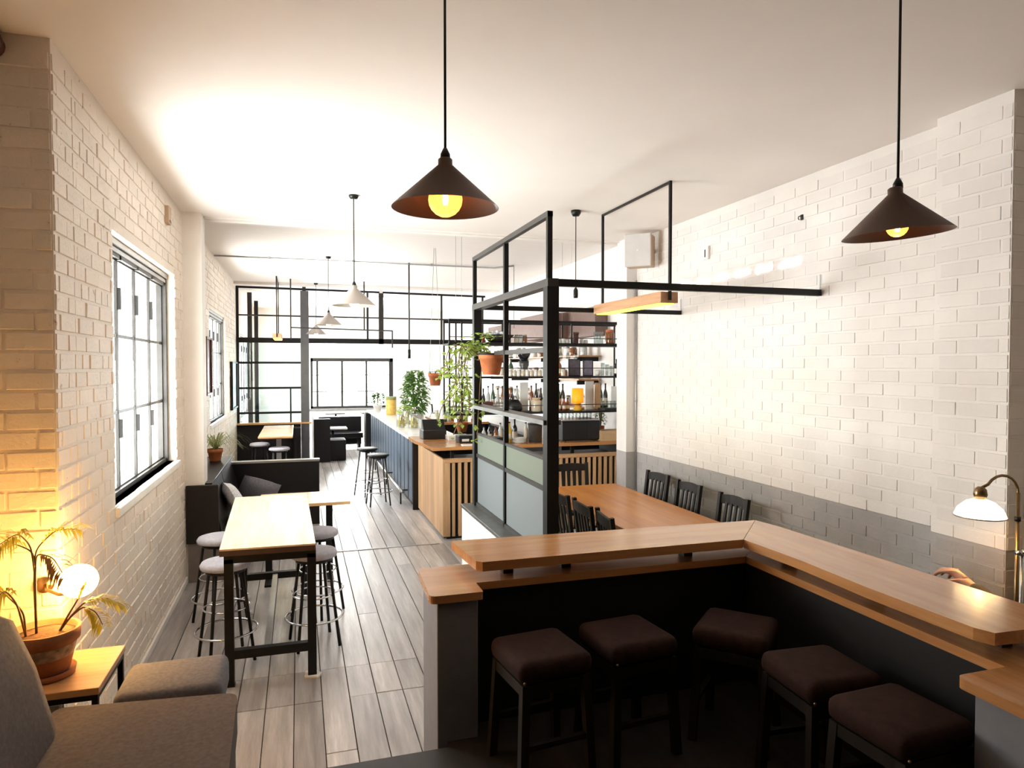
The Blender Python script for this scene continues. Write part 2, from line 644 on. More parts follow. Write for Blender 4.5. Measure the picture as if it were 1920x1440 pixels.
struct('trim_1', MB().box(-.845, 3.475, YE - .05, YE + .012, ZC - .014, ZC + .02).box(XLb, XRb, YE + .012, YE + .05, ZC - .03, ZC + .19), 'wall_white')
struct('trim_2', MB().box(XLb, XRb, 13.9, 14.05, ZB - .045, ZB), 'wall_white')
struct('baseboard_left', MB().box(XL, XL + .02, 3.43, 6.88, 0, .055, .004), 'wall_white')


# ---- bricks and planks, each a piece of its own where the photo shows them large
def frustum(l, h, d0, d1, c):
    """brick facing +y' : local x length, z height, y depth (d0 back .. d1 front)"""
    b = [(-l / 2, d0, -h / 2), (l / 2, d0, -h / 2), (l / 2, d0, h / 2), (-l / 2, d0, h / 2)]
    f = [(-l / 2 + c, d1, -h / 2 + c), (l / 2 - c, d1, -h / 2 + c), (l / 2 - c, d1, h / 2 - c), (-l / 2 + c, d1, h / 2 - c)]
    return b + f, [(4, 7, 6, 5), (0, 1, 5, 4), (1, 2, 6, 5), (2, 3, 7, 6), (3, 0, 4, 7)]


CH, BL, JT = .086, .24, .011


def bricks(wall, to_world, a0, a1, z0, z1, holes, mat, limit=300, proud=.007, jit=.003, rot=0, header=0, eye=None):
    """courses of bricks on one face; to_world(a, z) gives the point on the face"""
    me = bpy.data.meshes.new('brick')
    vs, fs = frustum(1, CH - JT, -.004, proud, .004)
    vs = [(v[0], v[1], v[2]) for v in vs]
    c = .018
    vs[4:] = [(-.5 + c, proud, vs[4][2]), (.5 - c, proud, vs[5][2]), (.5 - c, proud, vs[6][2]), (-.5 + c, proud, vs[7][2])]
    me.from_pydata(vs, [], fs)
    me.materials.append(MATS[mat])
    items = []
    n = int((z1 - z0) / CH)
    for i in range(n):
        z = z0 + (i + .5) * CH
        L = BL / 2 if header and i % header == header - 1 else BL
        segs = [(a0, a1)]
        for h in holes:
            if h[2] - .02 < z < h[3] + .02:
                segs = [t for s0, s1 in segs for t in ((s0, min(s1, h[0])), (max(s0, h[1]), s1)) if t[1] - t[0] > .03]
        off = (i % 2) * L / 2 + (.03 if header else 0)
        for s0, s1 in segs:
            k = math.floor((s0 - off) / L)
            while off + k * L < s1:
                p, q = max(s0, off + k * L), min(s1, off + (k + 1) * L)
                if q - p > .04:
                    items.append(((p + q) / 2, z, q - p - JT))
                k += 1
    items.sort(key=lambda t: (to_world(t[0], t[1]) - CAM).length)
    rest = MB()
    R = Matrix.Rotation(rot, 3, 'Z')
    for j, (a, z, l) in enumerate(items):
        p = to_world(a, z)
        e = random.uniform(-jit, jit * .6)
        p = p + R @ Vector((0, e, 0))
        if j < limit:
            o = bpy.data.objects.new('brick', me)
            COL.objects.link(o)
            o.parent = wall
            o.location = p
            o.scale = (l, 1, 1)
            o.rotation_euler = (random.gauss(0, .012), random.gauss(0, .005), rot + random.gauss(0, .006))
        else:
            rest.add([p + R @ Vector((v[0] * l, v[1], v[2])) for v in vs], fs)
    if rest.v:
        o = link('brickwork', mesh_of(rest, 'brickwork'), mat, wall)
        o['kind'] = 'stuff'


bricks(wall_left, lambda a, z: Vector((XL, a, z)), 3.70, 6.88, 0, ZC, [W1], 'brick_left', 300, .0055, .0035, -pi / 2, header=4)
bricks(wall_pier, lambda a, z: Vector((XL, a, z)), 3.43, 3.70, 0, ZC, [], 'brick_left', 90, .006, .003, -pi / 2)
bricks(wall_pier, lambda a, z: Vector((a, 3.43, z)), XLn, XL, 0, ZC, [], 'brick_left', 120, .006, .003, pi)
bricks(wall_right, lambda a, z: Vector((XR, a, z)), 3.03, 6.86, 0, ZC, [], 'brick_right', 300, .0038, .0016, pi / 2)
bricks(wall_rp, lambda a, z: Vector((XRp, a, z)), 2.59, 3.03, 0, ZC, [], 'brick_right', 120, .003, .001, pi / 2)
bricks(wall_rp, lambda a, z: Vector((a, 2.59, z)), XRp, XRn, 0, ZC, [], 'brick_right', 120, .004, .002, pi)
bricks(wall_lb, lambda a, z: Vector((XLb, a, z)), YE + .03, 14.2, 0, ZB, [W2], 'brick_left', 0, .008, .004, -pi / 2)

floor = struct('floor', MB().box(XLn - .2, XRb + .2, YN, YF + .2, -.12, -.012), 'dark_gap')
PW = .16


def planks():
    items = []
    x = XLb
    i = 0
    while x < XRb:
        ys = [YN, .2, 2.6, 4.19, 4.62, 7.55] if i % 5 != 3 else [YN, 1.0, 2.6, 3.6, 4.62, 7.55]
        if i % 3 == 1:
            ys = sorted(ys + [random.uniform(5.2, 6.9)])
        y = 7.55
        while y < YF:
            y = min(YF, y + random.uniform(2.2, 3.8))
            ys.append(y)
        for a, b in zip(ys, ys[1:]):
            items.append((x + .002, min(x + PW, XRb) - .0025, a + .002, b - .0025))
        x += PW
        i += 1
    items.sort(key=lambda t: (t[0] > 1.6 or t[2] < 2.5, (t[2] + t[3]) / 2))
    rest = MB()
    for j, (x0, x1, y0, y1) in enumerate(items):
        dz = random.uniform(-.0025, .0012)
        if j < 280:
            mb = MB()
            cx, cy = (x0 + x1) / 2, (y0 + y1) / 2
            w_, l_ = (x1 - x0) / 2, (y1 - y0) / 2
            c = .002
            vs = [(-w_, -l_, -.02), (w_, -l_, -.02), (w_, l_, -.02), (-w_, l_, -.02),
                  (-w_, -l_, -c), (w_, -l_, -c), (w_, l_, -c), (-w_, l_, -c),
                  (-w_ + c, -l_ + c, 0), (w_ - c, -l_ + c, 0), (w_ - c, l_ - c, 0), (-w_ + c, l_ - c, 0)]
            fs = [(8, 9, 10, 11)]
            for a in (0, 4):
                fs += [(a, a + 1, a + 5, a + 4), (a + 1, a + 2, a + 6, a + 5), (a + 2, a + 3, a + 7, a + 6), (a + 3, a, a + 4, a + 7)]
            mb.add(vs, fs)
            o = link('plank', mesh_of(mb, 'plank'), 'floor_wood', floor)
            o.location = (cx, cy, dz)
        else:
            rest.box(x0, x1, y0, y1, -.02, dz)
    o = link('planking', mesh_of(rest, 'planking'), 'floor_wood', floor)
    o['kind'] = 'stuff'


planks()
struct('trim_3', MB().box(XL, 1.5, 7.535, 7.565, -.01, .004), 'steel_light')
struct('floor_platform', MB().box(XLn, 2.555, YN, 2.90, 0, PZ).box(XLn, -.72, 2.90, 3.42, 0, PZ).box(-.72, -.28, 2.90, 3.215, 0, PZ).box(.62, 2.3, 2.90, 3.06, 0, PZ), 'platform_wood')
struct('baseboard_right', MB().box(XR - .02, XR, 3.03, 6.86, 0, .1, .004), 'panel_charcoal')


# ---- windows
def window_x(n, x, y0, y1, z0, z1, cols, rows, sill_in, mat='steel_grey', rails=None):
    """a window in a wall parallel to y, glass at x; sill reaches sill_in"""
    wd = struct('window_%d' % n, MB().box(x - .03, x + .03, y0, y1, z1 - .10, z1 - .04).box(x - .03, x + .03, y0, y0 + .03, z0, z1)
                .box(x - .035, x + .04, y1 - .045, y1, z0, z1).box(x - .03, x + .03, y0, y1, z0, z0 + .03), mat)
    ROOTLOC[wd.name] = Vector((0, 0, 0))
    part('head_track', MB().box(x - .04, x + .05, y0, y1, z1 - .04, z1, .004).box(x - .01, x + .04, y0, y1, z1 - .075, z1 - .05), 'steel_light', wd)
    part('window_sill', MB().box(x - .03, sill_in, y0 - .03, y1 + .05, z0 - .055, z0, .006), 'paper', wd)
    w_ = (y1 - y0 - .075) / cols
    zt = z1 - .10
    h_ = (zt - z0 - .03) / rows
    for c in range(cols):
        a = y0 + .03 + c * w_
        f = MB()
        sw = .016
        f.box(x - .009, x + .009, a, a + sw, z0 + .03, zt).box(x - .009, x + .009, a + w_ - sw, a + w_, z0 + .03, zt)
        for r in range(rows + 1):
            zz = z0 + .03 + r * h_
            f.box(x - .007, x + .007, a + sw, a + w_ - sw, max(z0 + .03, zz - .011), min(zt, zz + .011))
        s_ = part('sash', f, mat, wd)
        for r in range(rows):
            zz = z0 + .03 + r * h_
            part('pane', MB().box(x - .003, x + .003, a + sw - .004, a + w_ - sw + .004, zz + .008, zz + h_ - .008), 'window_glass', s_)
        part('hinge', MB().box(x + .009, x + .03, a - .022, a + .022, zt - .005, zt + .06).box(x + .009, x + .028, a - .012, a + .014, z0 + .35, z0 + .47)
             .box(x + .009, x + .028, a - .012, a + .014, zt - .32, zt - .18), 'steel_black', s_)
    return wd


window_x(1, XL - .10, *W1, 4, 3, XL + .03, 'steel_grey')
window_x(2, XLb - .07, *W2, 4, 3, XLb + .02, 'steel_grey')
window_x(3, XLb - .10, *W3, 5, 3, XLb + .02, 'steel_grey')

we = struct('window_4', MB().box(WE[0], WE[1], YF - .01, YF + .05, WE[2], WE[2] + .07).box(WE[0], WE[1], YF - .01, YF + .05, WE[3] - .1, WE[3])
            .box(WE[0], WE[0] + .06, YF - .01, YF + .05, WE[2], WE[3]).box(WE[1] - .09, WE[1], YF - .01, YF + .05, WE[2], WE[3]), 'steel_grey')
ROOTLOC[we.name] = Vector((0, 0, 0))
part('window_sill', MB().box(WE[0] - .05, WE[1] + .05, YF - .06, YF, WE[2] - .06, WE[2], .005), 'steel_light', we)
xs4 = [WE[0] + .06, .50, 1.18, 1.86, WE[1] - .09]
for a, b in zip(xs4, xs4[1:]):
    f = MB().box(b - .03, b + .03, YF, YF + .04, WE[2] + .07, WE[3] - .1)
    for zz in (1.28, 1.75):
        f.box(a, b, YF + .01, YF + .03, zz - .012, zz + .012)
    s_ = part('sash', f, 'steel_grey', we)
    for z0_, z1_ in ((WE[2] + .07, 1.27), (1.29, 1.74), (1.76, WE[3] - .1)):
        part('pane', MB().box(a, b - .02, YF + .015, YF + .021, z0_, z1_), 'window_glass', s_)

wk = struct('window_5', MB().box(ADDED_SKYL[0], ADDED_SKYL[1], ADDED_SKYL[2], ADDED_SKYL[2] + .05, ZB, ZB + .14).box(ADDED_SKYL[0], ADDED_SKYL[1], ADDED_SKYL[3] - .05, ADDED_SKYL[3], ZB, ZB + .14)
            .box(ADDED_SKYL[0], ADDED_SKYL[0] + .05, ADDED_SKYL[2], ADDED_SKYL[3], ZB, ZB + .14).box(ADDED_SKYL[1] - .05, ADDED_SKYL[1], ADDED_SKYL[2], ADDED_SKYL[3], ZB, ZB + .14).box(1.42, 1.48, ADDED_SKYL[2], ADDED_SKYL[3], ZB + .08, ZB + .14), 'paper')  # frame of the invented skylight
part('pane', MB().box(ADDED_SKYL[0] + .04, 1.43, ADDED_SKYL[2] + .04, ADDED_SKYL[3] - .04, ZB + .1, ZB + .106), 'window_glass', wk)
part('pane', MB().box(1.47, ADDED_SKYL[1] - .04, ADDED_SKYL[2] + .04, ADDED_SKYL[3] - .04, ZB + .1, ZB + .106), 'window_glass', wk)

# ================================================================== booth partition in the foreground
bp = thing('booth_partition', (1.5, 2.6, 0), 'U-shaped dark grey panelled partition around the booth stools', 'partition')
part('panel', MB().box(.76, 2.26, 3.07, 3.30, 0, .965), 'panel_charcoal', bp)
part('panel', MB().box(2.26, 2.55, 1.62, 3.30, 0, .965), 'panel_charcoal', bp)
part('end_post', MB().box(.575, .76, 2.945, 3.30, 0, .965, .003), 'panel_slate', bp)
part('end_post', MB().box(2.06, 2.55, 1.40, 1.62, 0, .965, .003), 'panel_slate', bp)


def rounded(pts, rad, n=5):
    out = []
    m = len(pts)
    for i, p in enumerate(pts):
        r = rad[i] if isinstance(rad, (list, tuple)) else rad
        if r <= 0:
            out.append(p)
            continue
        a, b, c = Vector(pts[i - 1]), Vector(p), Vector(pts[(i + 1) % m])
        u, v = (a - b).normalized(), (c - b).normalized()
        p0, p1 = b + u * r, b + v * r
        for k in range(n + 1):
            t = k / n
            q = p0.lerp(b, t).lerp(b.lerp(p1, t), t)
            out.append((q.x, q.y))
    return out


led = thing('booth_ledge', (1.5, 2.6, .965), 'lower wooden ledge capping the dark booth partition with rounded ends', 'ledge')
part('board', MB().prism(rounded([(.535, 2.905), (.775, 2.905), (.775, 3.035), (2.235, 3.035), (2.60, 3.38), (.555, 3.33)], [.035, .012, 0, 0, 0, .02]), .965, 1.0), 'bar_oak', led)
part('board', MB().prism(rounded([(2.237, 3.034), (2.237, 1.655), (2.02, 1.655), (2.02, 1.37), (2.62, 1.37), (2.602, 3.379)], [0, 0, .03, .04, 0, 0]), .965, 1.0), 'bar_oak_y', led)
rt = thing('raised_bar_top', (1.6, 3.1, 1.0), 'upper wooden counter board raised on spacers above the ledge', 'counter')
part('board', MB().prism([(.745, 3.43), (.775, 3.04), (.80, 3.012), (2.197, 3.005), (2.54, 3.365)], 1.056, 1.10), 'bar_oak', rt)
part('board', MB().prism([(2.20, 3.004), (2.215, 2.6), (2.20, 2.2), (2.212, 1.75), (2.235, 1.69), (2.62, 1.67), (2.57, 3.2), (2.543, 3.364)], 1.056, 1.10), 'bar_oak_y', rt)
for x, y in ((.96, 3.16), (1.26, 3.16), (1.95, 3.16), (2.40, 2.9), (2.40, 2.35), (2.40, 1.8)):
    part('spacer', MB().box(x - .025, x + .025, y - .03, y + .03, 1.0, 1.056), 'steel_black', rt)


def padded_stool(loc, rz, label):
    t = thing('padded_stool', loc, label, 'stool', 'velvet stools inside the booth', rz)
    part('seat', MB().box(-.165, .165, -.165, .165, .42, .51, .035), 'velvet_brown', t, False)
    part('apron', MB().box(-.15, .15, -.15, .15, .375, .42), 'dark_timber', t, False)
    for sx in (-1, 1):
        for sy in (-1, 1):
            part('leg', MB().bar((sx * .135, sy * .135, .42), (sx * .155, sy * .155, 0), .034), 'dark_timber', t, False)
    for sy in (-1, 1):
        part('stretcher', MB().bar((-.15, sy * .146, .17), (.15, sy * .146, .17), .022), 'dark_timber', t, False)
    part('stud', MB().sphere((-.15, -.166, .44), .006, 8), 'brass', t, False)
    return t


ps = padded_stool((.955, 2.66, PZ), .12, 'brown velvet padded stool beside the left end post of the partition')
for x, y, r, l in ((1.375, 2.70, .1, 'brown velvet padded stool between the end post stool and the corner stool'),
                   (1.89, 2.63, .75, 'brown velvet padded stool turned diagonally in the inner corner of the booth'),
                   (1.945, 2.17, -.06, 'brown velvet padded stool along the long side wing, next to the corner stool'),
                   (1.945, 1.80, .05, 'brown velvet padded stool near the rounded right end cap of the ledge')):
    place(ps, (x, y, PZ), r, l)

# ================================================================== steel screen beside the dining table
SX, SY0, SY1 = 1.525, 4.05, 5.93
sb = thing('screen_base', (1.51, 5.05, 0), 'low white wall with grey cap carrying the black steel screen', 'wall')
part('wall_body', MB().box(1.40, 1.61, 3.98, 6.0, 0, .725), 'wall_white', sb)
part('cap', MB().box(1.39, 1.62, 3.97, 6.02, .725, .755, .003), 'grey_metal', sb)
scn = thing('steel_screen', (SX, 5.0, .755), 'tall black steel grid screen with frosted lower panes beside dining table', 'screen')
part('post', MB().box(1.485, 1.563, 4.012, 4.09, .755, 2.50), 'steel_black', scn)
part('post', MB().box(1.49, 1.56, 5.895, 5.965, .755, 2.50), 'steel_black', scn)
part('upper_post', MB().box(1.49, 1.522, 4.02, 4.052, 2.55, 2.965), 'steel_black', scn)
part('upper_post', MB().box(1.49, 1.522, 5.92, 5.952, 2.55, 2.965), 'steel_black', scn)
part('mullion', MB().box(1.505, 1.54, 5.012, 5.047, .755, 2.94), 'steel_black', scn)
part('top_rail', MB().box(1.488, 1.524, 4.02, 5.95, 2.935, 2.97), 'steel_grey', scn)
part('head_beam', MB().box(1.487, 1.56, 4.01, 5.96, 2.50, 2.55), 'steel_grey', scn)
for y0_, y1_ in ((SY0, 5.31), (5.53, SY1)):
    part('rail', MB().box(SX - .0175, SX + .0175, y0_, y1_, 2.089, 2.121), 'steel_grey', scn)
for z, h, w_ in ((1.205, .03, .035), (1.40, .02, .03), (.77, .03, .04)):
    part('rail', MB().box(SX - w_ / 2, SX + w_ / 2, SY0, SY1, z - h / 2, z + h / 2), 'steel_grey', scn)
part('shelf_rail', MB().box(SX - .06, SX + .06, SY0 - .02, SY1, 1.628, 1.658), 'grey_metal', scn)
for y0, y1 in ((4.092, 5.012), (5.047, 5.895)):
    part('pane', MB().box(SX - .004, SX + .004, y0, y1, 1.22, 1.39), 'frosted_green', scn, label='pale green frosted pane')
    part('pane', MB().box(SX - .004, SX + .004, y0, y1, .785, 1.19), 'frosted_grey', scn, label='pale grey frosted pane')
part('beam', MB().box(1.56, XR - .012, 4.03, 4.07, 2.505, 2.55), 'steel_black', scn)
part('beam', MB().box(1.56, XR - .012, 5.91, 5.95, 2.505, 2.545), 'steel_black', scn)
part('wall_bracket', MB().box(XR - .012, XR - .008, 4.046, 4.050, 2.51, 2.66), 'steel_light', scn)
part('wall_bracket', MB().box(XR - .012, XR - .008, 5.926, 5.930, 2.51, 2.66), 'steel_light', scn)
part('pot_ring', MB().tube([(SX - .01 + .112 * cos(2 * pi * k / 24), 5.42 + .112 * sin(2 * pi * k / 24), 2.10) for k in range(24)], .008, 6, True), 'steel_black', scn)

# ================================================================== dining table and chairs
dt = thing('dining_table', (2.8, 5.4, 0), 'long honey-coloured wooden dining table with seats along both sides', 'table')
part('tabletop', MB().box(2.38, 3.22, 4.15, 6.6, .712, .75, .004), 'dining_oak', dt)
part('apron', MB().box(2.48, 3.12, 4.22, 6.45, .63, .712), 'dining_oak', dt)
for x in (2.48, 3.12):
    for y in (4.22, 6.45):
        part('leg', MB().box(x - .035, x + .035, y - .035, y + .035, 0, .70), 'dark_timber', dt)


def chair(loc, rz, label):
    """faces +y in its own frame, back at -y"""
    t = thing('dining_chair', loc, label, 'chair', 'black dining chairs', rz)
    part('seat', MB().box(-.20, .20, -.19, .20, .435, .465, .01), 'dark_timber', t, False)
    for sx in (-1, 1):
        part('leg', MB().bar((sx * .175, .165, .435), (sx * .18, .175, 0), .036), 'dark_timber', t, False)
        part('leg', MB().bar((sx * .18, -.185, .46), (sx * .18, -.225, 0), .036), 'dark_timber', t, False)
        part('back_post', MB().bar((sx * .18, -.185, .44), (sx * .185, -.245, .925), .036, .03), 'dark_timber', t, False)
        part('stretcher', MB().bar((sx * .178, .17, .2), (sx * .18, -.205, .2), .022), 'dark_timber', t, False)
    tr = MB()
    n = 6
    for i in range(n):
        a, b = -1 + 2 * i / n, -1 + 2 * (i + 1) / n
        ya, yb = -.238 - .02 * (1 - a * a), -.238 - .02 * (1 - b * b)
        za, zb = .905 + .014 * (1 - a * a), .905 + .014 * (1 - b * b)
        tr.add([(a * .178, ya - .01, .835), (b * .178, yb - .01, .835), (b * .178, yb + .01, .835), (a * .178, ya + .01, .835),
                (a * .178, ya - .018, za), (b * .178, yb - .018, zb), (b * .178, yb + .004, zb), (a * .178, ya + .004, za)],
               [(3, 2, 1, 0), (4, 5, 6, 7), (0, 1, 5, 4), (2, 3, 7, 6), (1, 2, 6, 5), (3, 0, 4, 7)])
    part('top_rail', tr, 'dark_timber', t, False)
    part('lower_rail', MB().bar((-.178, -.196, .54), (.178, -.196, .54), .02, .035), 'dark_timber', t, False)
    for i in range(4):
        x = -.099 + .066 * i
        part('slat', MB().bar((x, -.198, .545), (x, -.246, .85), .028, .012), 'dark_timber', t, False)
    return t


LB = 'black slat-back dining chair'
c0 = chair((3.20, 4.84, 0), pi / 2, LB + ' on the wall side of the table, nearest the raised counter')
place(c0, (3.20, 5.52, 0), pi / 2, LB + ' on the wall side of the table, middle of three')
place(c0, (3.22, 6.12, 0), pi / 2 + .05, LB + ' on the wall side of the table, nearest the slatted bar')
place(c0, (2.375, 4.52, 0), -pi / 2 - .15, LB + ' on the screen side of the table, nearest the raised counter')
place(c0, (2.38, 4.96, 0), -pi / 2 - .05, LB + ' on the screen side of the table, middle of three')
place(c0, (2.36, 5.45, 0), -pi / 2 + .05, LB + ' on the screen side of the table, hard behind the steel post')
place(c0, (2.88, 6.78, 0), pi, LB + ' at the head of the table against the slatted bar')
place(c0, (3.08, 1.78, 0), -.05, LB + ' by the wall, holding the seated person')

# ================================================================== hanging lights
def pendant(name, x, y, zr, zc, label, shade, scale=1.0, lit=20, bulb_r=.043, tilt=0, power=0):
    t = thing(name, (x, y, zr), label, 'lamp', 'cone pendant lights')
    R = Matrix.Rotation(tilt, 3, 'Y')
    k = scale

    def lat(prof, **kw):
        m = MB().lathe(prof, (0, 0, 0), 40, **kw)
        m.v = [R @ v for v in m.v]
        return m
    ax = .178 * k
    outer = [(ax, 0), (ax * .98, .004), (.024 * k, .142 * k), (.024 * k, .160 * k), (.018 * k, .165 * k)]
    part('shade', lat(outer, cap=False), shade, t, False)
    part('shade_lining', lat([(.022 * k, .136 * k), (ax * .965, .003), (ax, 0)], cap=False), 'shade_inner' if shade == 'shade_dark' else shade, t, False)
    part('cord_grip', MB().lathe([(.017 * k, .162 * k), (.016 * k, .178 * k), (.006, .198 * k)], n=16), 'bakelite', t, False)
    part('cord', MB().cyl((0, 0, .19 * k), (0, 0, zc - zr), .0045), 'steel_black', t, False)
    part('ceiling_rose', MB().lathe([(.03, zc - zr - .03), (.04, zc - zr - .012), (.04, zc - zr)], n=20), 'bakelite', t, False)
    hd = part('lamp_holder', MB().lathe([(.02, .075 * k), (.02, .14 * k)], n=16), 'bakelite', t, False)
    b = part('bulb', MB().lathe([(.012, .082 * k), (.016, .07 * k)] + [(bulb_r * sin(pi * i / 10), .028 * k + bulb_r * cos(pi * i / 10)) for i in range(2, 11)], n=20, cap=False), 'bulb_glass' if lit else 'bulb_white', t, False)
    part('filament', MB().lathe([(.007, .012), (.010, .03), (.006, .06)], n=10), 'filament' if lit else 'bulb_white', b, False)
    if power:
        l = bpy.data.lights.new('bulb_light', 'POINT')
        l.energy = power
        l.color = (1, .62, .3)
        l.shadow_soft_size = .02
        lo = bpy.data.objects.new('bulb_light', l)
        COL.objects.link(lo)
        lo.parent = t
        lo.location = (0, 0, -.02)
    return t


pendant('pendant_lamp', .47, 2.247, 2.525, ZC, 'dark brown cone pendant with a big glowing amber globe bulb', 'shade_dark', 1, 1, .057, 0, 1.0)
pendant('pendant_lamp', 2.013, 1.90, 2.462, ZC, 'dark brown cone pendant hanging slightly tilted over the booth', 'shade_dark', 1, 1, .036, -.075, .25)
pendant('pendant_lamp', .444, 5.80, 2.50, ZC, 'cone pendant coloured pale as window-lit, beyond the amber-bulb pendant, over the walkway', 'shade_window_lit', 1.02, 0, .043)
pendant('pendant_lamp', .425, 10.36, 2.60, ZB, 'cone pendant coloured pale as window-lit, hanging beside the long blue bar', 'shade_window_lit', 1.12, 0, .043)
pendant('pendant_lamp', .33, 13.75, 2.62, ZB, 'small cone pendant coloured pale as window-lit, just before the far steel screen', 'shade_window_lit', 1.1, 0, .043)


def beam_light(x, y0, y1, zb, zc, wdt, label, slit):
    t = thing('beam_light', (x, (y0 + y1) / 2, zb), label, 'lamp', 'hanging timber beam lights')
    part('timber_beam', MB().box(x - wdt / 2, x + wdt / 2, y0 - .04, y1 + .04, zb, zb + .085, .003), 'slat_oak_y', t)
    part('led_strip', MB().box(x - wdt / 2 + .012, x + wdt / 2 - .012, y0, y1, zb - .006, zb), 'led_yellow', t)
    part('rod', MB().box(x - .01, x + .01, y0 - .055, y0 - .035, zb + .02, zc), 'steel_black', t)
    part('rod', MB().box(x - .01, x + .01, y1 - .005, y1 + .015, zb + .08, zc), 'steel_black', t)
    part('ceiling_bar', MB().box(x - .008, x + .008, y0 - .05, y1 + .01, zc - .018, zc), 'steel_black', t)
    a = area('led_light', (0, 0, -.012), (0, 0, 0), .09, y1 - y0, 1.6, (1, .78, .2))
    a.parent = t
    if slit:
        part('top_slot', MB().box(x + wdt / 2 - .02, x + wdt / 2 - .012, y0, y1, zb + .085, zb + .088), 'led_yellow', t)
        for k in range(-3, 4):
            s_ = area('slot_light', (wdt / 2 + .01, k * .16, .095), (0, -pi / 2 - atan(.26 * cos(radians(k * 9))), radians(k * 9)), .005, .16, .9, (1, .84, .4), 4)
            s_.parent = t
    return t


wood('slat_oak_y', (.40, .19, .08), (.56, .31, .15), 1, rough=.45, randv=.05)
beam_light(2.712, 4.68, 5.84, 2.485, ZC, .15, 'timber beam light with yellow glow hung over the dining table', True)
beam_light(-.365, 12.9, 13.9, 2.50, ZB, .15, 'small timber beam light with yellow glow hung over the back table', False)

t = thing('cord_pendant', (2.41, 5.77, 2.62), 'bare lamp holder on a thin black cord beside the timber beam light', 'lamp')
part('ceiling_rose', MB().lathe([(.03, 3.36), (.045, 3.385), (.045, ZC)], (2.41, 5.77, 0), 20), 'bakelite', t)
part('cord', MB().cyl((2.41, 5.77, 2.70), (2.41, 5.77, 3.37), .004), 'steel_black', t)
part('lamp_holder', MB().lathe([(.019, 2.62), (.021, 2.64), (.021, 2.69), (.008, 2.715)], (2.41, 5.77, 0), 16), 'bakelite', t)

cp = at_y(765, 672, 10.62)
t = thing('tube_pendant', (1.645, 10.62, 2.14), 'slim black tube light on a long rod above the bar', 'lamp')
part('rod', MB().cyl((1.645, 10.62, 2.25), (1.645, 10.62, ZB), .012), 'steel_grey', t)
part('tube', MB().cyl((1.645, 10.62, 2.12), (1.645, 10.62, 2.26), .022), 'bakelite', t)
t = thing('ceiling_conduit', (.9, 10.62, ZB - .03), 'thin white conduit crossing the boarded back ceiling with a drop', 'conduit')
part('pipe', MB().tube([(XLb + .02, 10.62, ZB - .02), (3.02, 10.62, ZB - .02), (3.25, 10.3, ZB - .02)], .012, 8), 'steel_light', t)
part('drop', MB().tube([(3.25, 10.3, ZB - .01), (3.25, 10.3, 2.6)], .006, 6), 'steel_light', t)
for x in (-.4, .8, 2.0):
    part('saddle', MB().box(x - .015, x + .015, 10.595, 10.645, ZB - .036, ZB), 'steel_light', t)

# thin hanging frames over the walkway near the far screen
t = thing('suspended_fixture', (1.1, 13.2, 2.3), 'thin black rectangular hanging frame over the end of the walkway', 'fixture')
for a, b in (((-.13, 2.50), (-.13, 2.72)), ((1.72, 2.35), (1.72, 2.68))):
    part('rod', MB().box(a[0] - .012, a[0] + .012, 13.19, 13.21, a[1], ZB if a[0] < 0 else b[1]), 'steel_grey', t)
part('bar', MB().bar((-.14, 13.2, 2.71), (1.73, 13.2, 2.675), .024), 'steel_grey', t)
part('rod', MB().box(1.18, 1.205, 13.19, 13.21, 2.68, ZB), 'steel_grey', t)

# ================================================================== high table and round stools
ht = thing('high_table', (-.2, 5.4, 0), 'pale wooden high table on black square trestle legs by the window', 'table')
part('tabletop', MB().prism([(-.475, 4.52), (.095, 4.505), (.06, 6.31), (-.53, 6.30)], .860, .87), 'table_ash', ht)
part('table_edge', MB().prism([(-.475, 4.52), (.095, 4.505), (.06, 6.31), (-.53, 6.30)], .825, .860), 'edge_shaded', ht)  # shaded front edge painted as a dark band round the top
for y, xa, xb in ((4.56, -.425, .07), (6.2, -.46, .03)):
    for x in (xa, xb):
        part('leg', MB().box(x - .027, x + .027, y - .027, y + .027, .004, .80), 'steel_black', ht)
    part('top_bar', MB().box(xa - .027, xb + .027, y - .027, y + .027, .775, .825), 'steel_black', ht)
    part('lower_bar', MB().box(xa + .027, xb - .027, y - .024, y + .024, .17, .225), 'steel_black', ht)
part('centre_stretcher', MB().box(-.225, -.185, 4.58, 6.18, .18, .215), 'steel_light', ht)
part('foot_pad', MB().prism([(.02, 4.53), (.10, 4.5), (.13, 4.55), (.10, 4.6), (.03, 4.61)], 0, .012), 'paper', ht, label='folded white pad under the leg')
part('foot_pad', MB().box(-.455, -.395, 4.53, 4.59, 0, .006).box(-.49, -.43, 6.17, 6.23, 0, .006).box(0, .06, 6.17, 6.23, 0, .006), 'bakelite', ht)


def round_stool(loc, rz, label, group, zs=.68, fabric='stool_fabric', thick=.055, r=.165, leg='steel_black'):
    t = thing('round_stool', loc, label, 'stool', group, rz)
    e = thick * .45
    part('seat', MB().lathe([(r - .03, zs - thick), (r - .004, zs - thick + e * .3), (r, zs - thick * .5), (r - e * .5, zs - e * .3), (r - e * 1.6, zs), (.001, zs + .004)], n=28), fabric, t, False)
    part('seat_plate', MB().lathe([(r - .035, zs - thick - .022), (r - .03, zs - thick)], n=24), 'steel_black', t, False)
    rt_, rb = r - .045, .205
    for k in range(4):
        a = pi / 4 + k * pi / 2
        part('leg', MB().cyl((rb * cos(a), rb * sin(a), 0), (rt_ * cos(a), rt_ * sin(a), zs - thick - .01), .011, n=8), leg, t, False)
    for z, ex, rr in ((.20, .022, .0075), (.36, -.01, .006)):
        q = rb + (rt_ - rb) * z / (zs - thick) + ex
        part('foot_ring', MB().tube([(q * cos(2 * pi * k / 28), q * sin(2 * pi * k / 28), z) for k in range(28)], rr, 6, True), 'chrome', t, False)
    return t


